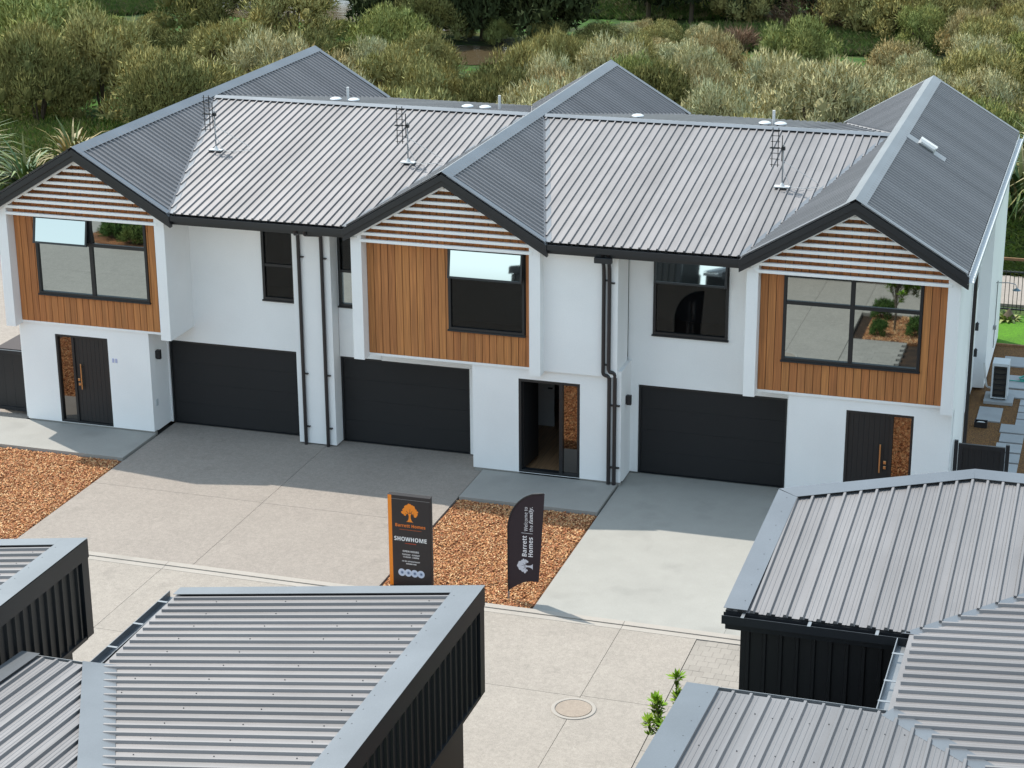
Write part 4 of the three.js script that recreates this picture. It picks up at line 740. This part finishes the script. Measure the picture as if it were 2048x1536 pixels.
// feathery crown of unit-ish size: radius 1 across, height 1
function crownGeo(nClump, perClump, leafL, leafW, upright) {
  const list = [], cl = [];
  for (let i = 0; i < nClump; i++) { const a = rr(0, 6.283), h = Math.pow(rnd(), 0.8), q = Math.sqrt(Math.max(0, 1 - Math.pow(Math.max(0, h - 0.3) / 0.75, 2))) * rr(0.35, 0.80); cl.push([V(Math.cos(a) * q, 0.10 + h * 0.68, Math.sin(a) * q), rr(0.18, 0.34), rr(0.86, 1.14), rr(-0.08, 0.10)]); }
  cl.push([V(0, 0.74, 0), 0.28, 1, 0], [V(0.1, 0.45, -0.1), 0.5, 0.9, 0]);
  for (const [c, r, k, hue] of cl) for (let i = 0; i < perClump; i++) {
    const d = rdir(); if (d.y < -0.35) d.y *= -1; const p = c.clone().addScaledVector(d, r * (0.5 + 0.5 * rnd())); if (p.y < 0.0) continue;
    const dir = d.clone().multiplyScalar(0.55).add(V(0, upright, 0)).addScaledVector(rdir(), 0.55).normalize(), n = d.clone().addScaledVector(rdir(), 0.5).normalize(), q = k * rr(0.8, 1.2);
    list.push({ p, d: dir, n, l: leafL * rr(0.6, 1.4), w: leafW * rr(0.7, 1.3), c: [q * (1 + hue), q, q * (1 - hue * 0.8)] });
  }
  const g = leafGeo(list, true), parts = [g];
  for (const [c, r, k, hue] of cl) { // the dense twiggy heart of each clump
    const b = new THREE.IcosahedronGeometry(r * 0.30, 0), p = b.attributes.position, n = p.count, col = new Float32Array(n * 3);
    for (let i = 0; i < n; i++) { const v = V(p.getX(i), p.getY(i), p.getZ(i)), q = 0.82 + 0.3 * hash(Math.round(v.x * 900), Math.round(v.y * 900 + v.z * 500), 3); v.multiplyScalar(q).add(c); p.setXYZ(i, v.x, Math.max(0.02, v.y), v.z); col[3 * i] = k * 0.85 * (1 + hue); col[3 * i + 1] = k * 0.85; col[3 * i + 2] = k * 0.85 * (1 - hue); }
    b.computeVertexNormals(); b.deleteAttribute('uv'); b.setAttribute('color', new THREE.BufferAttribute(col, 3)); parts.push(b.index ? b.toNonIndexed() : b);
  }
  return mergeGeometries(parts);
}
const leafMat = (r, g, b) => new THREE.MeshPhysicalMaterial({ color: L(r, g, b), vertexColors: true, roughness: 0.95, side: THREE.DoubleSide, specularIntensity: 0.3 });
const bark = std({ color: L(0.10, 0.075, 0.05), roughness: 1 });
const crowns = []; for (let i = 0; i < 7; i++) crowns.push(crownGeo(42, 225, 0.072, 0.021, 0.40));
function stemsGeo() { const g = []; for (let i = 0; i < 5; i++) { const a = rr(0, 6.28), q = rr(0.15, 0.45); g.push(tube([V(Math.cos(a) * 0.04, -0.05, Math.sin(a) * 0.04), V(Math.cos(a) * q * 0.4, 0.22, Math.sin(a) * q * 0.4), V(Math.cos(a) * q, 0.62, Math.sin(a) * q)], 0.02, 5, 8)); } return merge(g); }
const stems = [stemsGeo(), stemsGeo()];
const kinds = [
  ['olive_bush', 'olive green feathery bush', leafMat(0.285, 0.258, 0.095), 'olive bushes'],
  ['silver_bush', 'pale silvery green feathery bush', leafMat(0.415, 0.385, 0.205), 'silvery bushes'],
  ['green_bush', 'fresh green rounded bush', leafMat(0.235, 0.25, 0.08), 'green bushes'],
  ['brown_bush', 'brownish dry feathery bush', leafMat(0.36, 0.295, 0.14), 'brown bushes'],
  ['dark_bush', 'dark green dense bush', leafMat(0.155, 0.15, 0.05), 'dark bushes'],
];
function bush(kind, x, z, r, h, y = -0.12) {
  const [name, look, mat, group] = kinds[kind];
  const near = (a, b, d) => Math.hypot(x - a, z - b) < d, where = near(-36, -62, 11) ? 'beside the brown pond' : near(-22.5, -51.6, 6) ? 'beside the small brown inlet' : near(-8.2, -59.5, 8) ? 'beside the green clearing' : near(-31, -25, 9) ? 'beside the tall grass and flax' : z > -31 ? 'close behind the terrace' : z < -63 ? 'on the far bank' : 'in the middle of the thicket';
  const label = `${h > 3.7 ? 'tall broad ' : h < 2.3 ? 'low ' : ''}${look} ${where}`;
  const t = thing(name, label, 'bush', [x, y, z], group), a = rr(0, 6.28);
  const c = mesh('crown', pick(crowns), mat, t); c.scale.set(r, h, r * rr(0.9, 1.1)); c.rotation.y = a;
  const s = mesh('stems', pick(stems), bark, t); s.scale.set(r, h, r); s.rotation.y = a;
}
// the thicket on the wetland margin: mounds of different size, thinned where the land opens to water and grass
{
  const E = [[-36.5, -63, 5.6, 2.6], [-22.8, -51.6, 1.5, 1.6], [-48, -63, 4.5, 4], [-22, -67.5, 7, 3.2], [-8.2, -59.5, 4.6, 2.4], [-32, -27.5, 3.2, 3.5]];   // open places: pond, inlet, grass
  const open = (x, z, m = 1) => E.some(([a, b, c, d]) => Math.hypot((x - a) / (c * m), (z - b) / (d * m)) < 1);
  const blocks = (x, z, h, r) => { for (const f of [0.12, 0.3, 0.5, 0.75, 1]) for (const sx of [-0.5, 0, 0.5]) { const k = 16.7 / (16.7 - h * f), gx = 8.1 + (x + sx * r - 8.1) * k, gz = 41 + (z - 41) * k; if (open(gx, gz, 1.0)) return true; } return false; };
  const put = [];
  for (let n = 0; n < 9000 && put.length < 185; n++) {
    const z = rr(-69, -22.5), x = rr(-15 - (-z - 12) * 0.60 - 9, 6.8);
    if (open(x, z, 1.15) || (x > 3.0 && z > -29.5) || (z > -28 && x < -33.5) || (z > -24 && x < -24)) continue;
    let big = rnd() < 0.35 ? rr(1.25, 1.6) : rr(0.8, 1.15); if (x < -24) big *= 1.12; if (x > -3) big *= 0.85;
    let r = 2.05 * big, h = rr(2.7, 3.5) * Math.sqrt(big) * (x > -3 ? 0.85 : 1);
    if (blocks(x, z, h, r)) { r *= 0.55; h *= 0.42; if (blocks(x, z, h, r)) continue; }
    if (put.some(p => Math.hypot(p[0] - x, p[1] - z) < (p[2] + r) * 0.60)) continue;
    put.push([x, z, r]);
    const u = rnd(), right = x > -14, k = right ? (u < 0.30 ? 0 : u < 0.60 ? 1 : u < 0.80 ? 2 : u < 0.95 ? 3 : 4) : (u < 0.46 ? 0 : u < 0.60 ? 1 : u < 0.72 ? 2 : u < 0.80 ? 3 : 4);
    bush(k, x, z, r, h);
  }
}
// water
const waterMat = new THREE.MeshPhysicalMaterial({ color: L(0.075, 0.055, 0.03), roughness: 0.25, specularIntensity: 0.5, bumpMap: tex(512, 512, (u, v) => fbm(u, v, 14, 4, 3), [6, 6], false), bumpScale: 0.02 });
struct(mesh('pond', uvm(new THREE.ShapeGeometry(poly([...Array(40)].map((_, i) => { const a = i / 40 * 6.283, r = 1 + 0.12 * Math.sin(a * 3 + 1) + 0.08 * Math.sin(a * 5); const u = 9.5 * r * Math.cos(a), v = 3.9 * r * Math.sin(a); return [-36 + u * 0.96 - v * 0.28, 62.6 - (u * 0.28 + v * 0.96)]; }))).rotateX(-Math.PI / 2).translate(0, -0.09, 0)), waterMat, scene));
struct(mesh('pond_inlet', uvm(new THREE.ShapeGeometry(poly([...Array(30)].map((_, i) => { const a = i / 30 * 6.283, r = 1 + 0.15 * Math.sin(a * 3); return [-22.6 + 3.0 * r * Math.cos(a), 51.8 + 2.6 * r * Math.sin(a)]; }))).rotateX(-Math.PI / 2).translate(0, -0.085, 0)), waterMat, scene));
// tall grass
function grassPatch(name, spots, n, h, cols) {
  const list = []; for (let i = 0; i < 7; i++) { const a = rr(0, 6.28), d = V(Math.cos(a) * 0.45, 1, Math.sin(a) * 0.45).normalize(); list.push({ p: V(rr(-0.06, 0.06), 0, rr(-0.06, 0.06)), d, n: V(d.x, 0.5, d.z).normalize(), l: rr(0.6, 1), w: 0.07, c: [1, 1, 1] }); }
  const g = leafGeo(list); g.deleteAttribute('color');
  const im = new THREE.InstancedMesh(g, std({ color: 0xffffff, roughness: 0.9, side: THREE.DoubleSide }), n); im.name = numbered(name); im.castShadow = im.receiveShadow = true;
  const m = new THREE.Matrix4(), q = new THREE.Quaternion();
  for (let i = 0; i < n; i++) { const [cx, cz, rx, rz] = pick(spots), a = rr(0, 6.283), r = Math.sqrt(rnd()), k = rr(0.6, 1.3), c = pick(cols), b = rr(0.7, 1.2); q.setFromAxisAngle(UP, rr(0, 6.28)); m.compose(V(cx + Math.cos(a) * rx * r, -0.12, cz + Math.sin(a) * rz * r), q, V(k, h * k, k)); im.setMatrixAt(i, m); im.setColorAt(i, L(c[0] * b, c[1] * b, c[2] * b)); }
  scene.add(im); stuff(im); return im;
}
tag(grassPatch('tall_grass', [[-31, -25.5, 6, 6], [-29, -21, 5, 4], [-37, -28, 5, 5]], 16000, 0.5, [[0.16, 0.23, 0.03], [0.24, 0.27, 0.05], [0.10, 0.19, 0.03], [0.30, 0.27, 0.09]]), 'tall green grass behind the flax beside the thicket', 'grass');
tag(grassPatch('meadow_grass', [[-8, -60, 8, 4], [-22, -68, 10, 4], [-50, -63, 7, 6], [-4, -64, 8, 3]], 24000, 0.42, [[0.12, 0.20, 0.035], [0.17, 0.22, 0.05], [0.09, 0.16, 0.03], [0.24, 0.21, 0.09]]), 'bright green rough grass on the far bank', 'grass');
tag(grassPatch('lawn_grass', [[9, -24.5, 6.5, 4.5], [7, -20.2, 5, 1.2]], 14000, 0.16, [[0.16, 0.26, 0.03], [0.22, 0.29, 0.06], [0.13, 0.22, 0.03]]), 'mown green lawn beyond the footpath and fence', 'grass');
// flax: long arching leaves
function flax(x, z, h, label, cols, name = 'flax_plant') {
  const t = thing(name, label, 'plant', [x, -0.12, z], 'flax plants'), gs = [];
  const pos = [], nor = [], col = [];
  for (let i = 0; i < 95; i++) {
    const a = rr(0, 6.283), lean = rr(0.15, 1.0), len = h * rr(0.7, 1.15), w = rr(0.05, 0.09), c = pick(cols), k = rr(0.7, 1.25), r0 = rr(0, 0.25), sx = -Math.sin(a), sz = Math.cos(a); let prev = null;
    for (let j = 0; j <= 6; j++) {
      const s = j / 6, an = lean * s * s * 1.5 + lean * 0.25, rad = r0 + len * s * Math.sin(Math.min(1.5, an)) * 0.85, y = len * s * Math.cos(Math.min(1.9, an)), ww = w * (1 - Math.pow(s, 3)) + 0.004;
      const cx = Math.cos(a) * rad, cz = Math.sin(a) * rad, cur = [V(cx + sx * ww, y, cz + sz * ww), V(cx - sx * ww, y, cz - sz * ww)];
      if (prev) for (const v of [prev[0], prev[1], cur[1], prev[0], cur[1], cur[0]]) { pos.push(v.x, v.y, v.z); col.push(c[0] * k, c[1] * k, c[2] * k); }
      prev = cur;
    }
  }
  const g = new THREE.BufferGeometry(); g.setAttribute('position', new THREE.Float32BufferAttribute(pos, 3)); g.setAttribute('color', new THREE.Float32BufferAttribute(col, 3)); g.computeVertexNormals();
  mesh('leaves', g, std({ color: 0xffffff, vertexColors: true, roughness: 0.55, side: THREE.DoubleSide }), t); mesh('base_clump', new THREE.ConeGeometry(0.35, 0.5, 10).translate(0, 0.2, 0), bark, t);
}
const fx = [[0.05, 0.10, 0.025], [0.10, 0.15, 0.03], [0.20, 0.20, 0.06], [0.30, 0.26, 0.12], [0.07, 0.12, 0.05]], fxw = [[0.28, 0.20, 0.06], [0.16, 0.17, 0.04], [0.35, 0.28, 0.12], [0.10, 0.13, 0.03]];
flax(-31.5, -20.2, 3.0, 'large dark green flax plant beside the tall grass', fx); flax(-28.6, -19.2, 2.2, 'large dark green flax plant beside the tall grass', fx);
flax(-28.6, -22.5, 2.2, 'yellowish flax plant at the edge of the tall grass', fxw); flax(-26.6, -20.6, 1.9, 'yellowish flax plant at the edge of the tall grass', fxw); flax(-29.8, -17.2, 1.8, 'yellowish flax plant at the edge of the tall grass', fxw);
for (const [x, z, h] of [[4.6, -27.0, 2.6], [6.2, -26.5, 2.4], [5.4, -28.6, 3.0]]) flax(x, z, h, 'dark flax plant behind the far lawn', fx);
flax(5.18, -14.3, 0.35, 'small leafy plant growing at the corner of the turf', [[0.10, 0.16, 0.03], [0.2, 0.22, 0.05]], 'small_plant');
// far trees
const treeCrowns = [crownGeo(60, 150, 0.10, 0.05, 0.3), crownGeo(60, 150, 0.10, 0.05, 0.2)];
const treeMats = [leafMat(0.028, 0.035, 0.014), leafMat(0.045, 0.055, 0.02)];
function tree(x, z, r, h, label, k) {
  const t = thing('dark_tree', label, 'tree', [x, -0.12, z], 'dark trees on the far bank'), c = mesh('crown', pick(treeCrowns), treeMats[k], t); c.scale.set(r, h * 0.85, r); c.position.y = h * 0.12; c.rotation.y = rr(0, 6);
  mesh('trunk', merge([tube([V(0, -0.1, 0), V(0.1, h * 0.3, 0.05), V(-0.05, h * 0.7, 0)], 0.13, 7, 10), tube([V(0.08, h * 0.25, 0.04), V(0.5, h * 0.5, 0.3)], 0.07, 6, 6), tube([V(0.08, h * 0.3, 0.04), V(-0.6, h * 0.55, -0.2)], 0.07, 6, 6)]), bark, t);
}
for (const [x, z] of [[-17.5, -64.5], [-15, -63.8], [-12.5, -64.5], [-10, -65.4], [-14, -67.5], [-7.5, -67.5], [-18.5, -68], [-11, -69]]) tree(x, z, rr(2.0, 2.8), rr(5, 6.5), 'dark leafy tree on the bank behind the green clearing', 0);
for (const [x, z] of [[-4.5, -71], [-1.5, -70], [1, -72], [3.5, -70.5], [-7, -72], [5.5, -71]]) tree(x, z, rr(2.0, 2.8), rr(5.5, 7), 'tall dark tree behind the bare pale trunks', 1);
for (const [x, z] of [[-26.5, -55.5], [-24.0, -55.8], [-29, -55.5], [-20.3, -55]]) tree(x, z, rr(2.2, 2.7), rr(4.6, 5.2), 'dark leafy tree leaning over the pond edge', 1);
for (const [x, z, h] of [[-5.6, -66.6, 5], [-3.1, -66.8, 6], [-1.0, -66.2, 6], [0.9, -66.9, 5.5]]) {
  const t = thing('bare_trunk', 'slender pale bare trunk standing on the far bank', 'tree', [x, -0.12, z], 'bare pale trunks'); const w = rr(-0.5, 0.5);
  mesh('trunk', tube([V(0, -0.1, 0), V(w * 0.3, h * 0.4, 0), V(w, h, 0.2)], 0.085, 7, 12), std({ color: L(0.30, 0.22, 0.14), roughness: 1 }), t); for (let i = 0; i < 3; i++) mesh('branch', bar(V(w * (0.4 + i * 0.15), h * (0.5 + i * 0.15), 0.05), V(w + rr(-0.9, 0.9), h * (0.7 + i * 0.15), rr(-0.5, 0.5)), 0.03, 5), std({ color: L(0.26, 0.19, 0.12), roughness: 1 }), t);
}
{ // cabbage tree
  const t = thing('cabbage_tree', 'spiky green cabbage tree head above the far bank', 'tree', [-3.6, -0.12, -68.3]); mesh('trunk', tube([V(0, -0.1, 0), V(0.05, 1.2, 0), V(0, 2.4, 0)], 0.09, 7, 8), bark, t);
  const l = []; for (let i = 0; i < 130; i++) { const d = rdir(); if (d.y < -0.3) d.y *= -0.5; d.normalize(); l.push({ p: V(0, 2.4, 0), d, n: V(-d.y * 0.5, 1, 0).normalize(), l: rr(0.7, 1.1), w: 0.075, c: [rr(0.8, 1.3), 1, 0.9] }); } mesh('leaf_head', leafGeo(l), leafMat(0.20, 0.25, 0.07), t);
}
// dry twiggy scrub
function twigs(x, z, r, h, label) {
  const t = thing('dry_scrub', label, 'bush', [x, -0.12, z], 'dry scrub on the far bank'), l = []; for (let i = 0; i < 1500; i++) { const a = rr(0, 6.283), q = Math.sqrt(rnd()) * r, d = V(Math.cos(a) * 0.7, rr(0.3, 1), Math.sin(a) * 0.7).addScaledVector(rdir(), 0.5).normalize(), hh = h * Math.sqrt(Math.max(0, 1 - q * q / (r * r))) * rnd(); const k = rr(0.6, 1.3); l.push({ p: V(Math.cos(a) * q, hh, Math.sin(a) * q), d, n: rdir().add(V(0, 0.6, 0)).normalize(), l: rr(0.3, 0.8), w: 0.03, c: [k, k, k] }); }
  mesh('twigs', leafGeo(l), leafMat(0.22, 0.14, 0.09), t);
}
twigs(-8.6, -64.2, 2.2, 1.8, 'dry reddish brown scrub above the green clearing'); twigs(-6.2, -64.6, 2.0, 1.7, 'dry reddish brown scrub above the green clearing'); twigs(-4.2, -64.6, 1.6, 1.4, 'dry reddish brown scrub above the green clearing'); twigs(2.0, -64.8, 2.0, 1.5, 'dry reddish brown scrub above the green clearing'); twigs(-11.0, -56.8, 0.8, 0.8, 'dry reddish brown scrub above the green clearing');
// garden tree by the courtyard house, its shoots showing above the roof edge
function rosette(list, p, r, n, k) { for (let i = 0; i < n; i++) { const a = rr(0, 6.283), e = rr(0.1, 1.4), d = V(Math.cos(a) * Math.cos(e), Math.sin(e), Math.sin(a) * Math.cos(e)); const q = k * rr(0.75, 1.25); list.push({ p: p.clone().addScaledVector(d, 0.02), d, n: V(-d.x * 0.5, 1, -d.z * 0.5).normalize(), l: r * rr(0.7, 1.15), w: r * 0.34, c: [q * rr(0.9, 1.3), q, q * 0.8] }); } }
{
  const t = thing('garden_tree', 'leafy young tree with bright green shoots above the roof edge', 'tree', [2.25, -0.1, 14.2]);
  const br = [[V(0, 0, 0), V(0.0, 1.0, 0)]], tips = []; const add = (x, y, z) => { tips.push(V(x, y, z)); br.push([V(0, 1.0 + rr(-0.3, 0.3), 0), V(x, y - 0.05, z)]); };
  add(-0.02, 2.62, 0.0); add(0.02, 2.30, 0.05); add(-0.34, 2.20, 0.05); add(-0.30, 2.08, -0.05); add(0.05, 2.12, 0.1); add(0.16, 2.2, -0.05); add(-0.42, 1.82, 0.05); add(-0.25, 1.84, 0.1); add(-0.16, 1.78, 0.15); for (let i = 0; i < 26; i++) { const a = rr(0, 6.28), q = rr(0.15, 0.6); add(0.12 + Math.cos(a) * q, rr(1.2, 1.95), Math.sin(a) * q); }
  mesh('trunk', merge([tube([V(0, -0.05, 0), V(0.02, 0.6, 0), V(0, 1.1, 0)], 0.03, 7, 8), ...br.slice(1).map(([a, b]) => bar(a, b, 0.009, 5))]), bark, t);
  const l = []; for (const p of tips) { rosette(l, p, 0.155, 34, 1); for (let j = 1; j < 4; j++) rosette(l, p.clone().add(V(0, -0.075 * j, 0)), 0.12, 11, 0.6); }
  mesh('crown', leafGeo(l), leafMat(0.17, 0.30, 0.035), t);
}
// planting out of frame that the windows mirror
mulchBed('mulch_bed_003', 1.5, 3.8, 13.2, 15.6);
{
  const shrubCrown = crownGeo(24, 90, 0.16, 0.07, 0.3), mats = [leafMat(0.07, 0.12, 0.03), leafMat(0.12, 0.15, 0.04)];
  for (const [x, z, r, h] of [[1.9, 13.6, 0.3, 0.5], [2.9, 13.8, 0.35, 0.6], [3.3, 14.8, 0.4, 0.6], [1.8, 15.2, 0.4, 0.6]]) { const t = thing('garden_shrub', 'low rounded shrub in the bark bed under the garden tree', 'shrub', [x, -0.06, z], 'shrubs under the garden tree'); const c = mesh('crown', shrubCrown, mats[0], t); c.scale.set(r, h, r); mesh('stems', stems[0], bark, t).scale.set(r, h, r); }
  struct(mesh('planted_island', new THREE.CylinderGeometry(2.0, 2.1, 0.16, 40).scale(1, 1, 0.6).translate(-22.0, -0.02, 17.2), M.mulchBed, scene));
  for (let i = 0; i < 9; i++) { const a = rr(0, 6.28), q = Math.sqrt(rnd()) * 1.5, r = rr(0.35, 0.55); const t = thing('island_shrub', 'low shrub on the planted island in the road', 'shrub', [-22.0 + Math.cos(a) * q, 0.05, 17.2 + Math.sin(a) * q * 0.6], 'shrubs on the planted island'); const c = mesh('crown', shrubCrown, mats[i % 2], t); c.scale.set(r, r * 1.2, r); mesh('stems', stems[1], bark, t).scale.set(r, r, r); }
}
renderer.render(scene, camera);
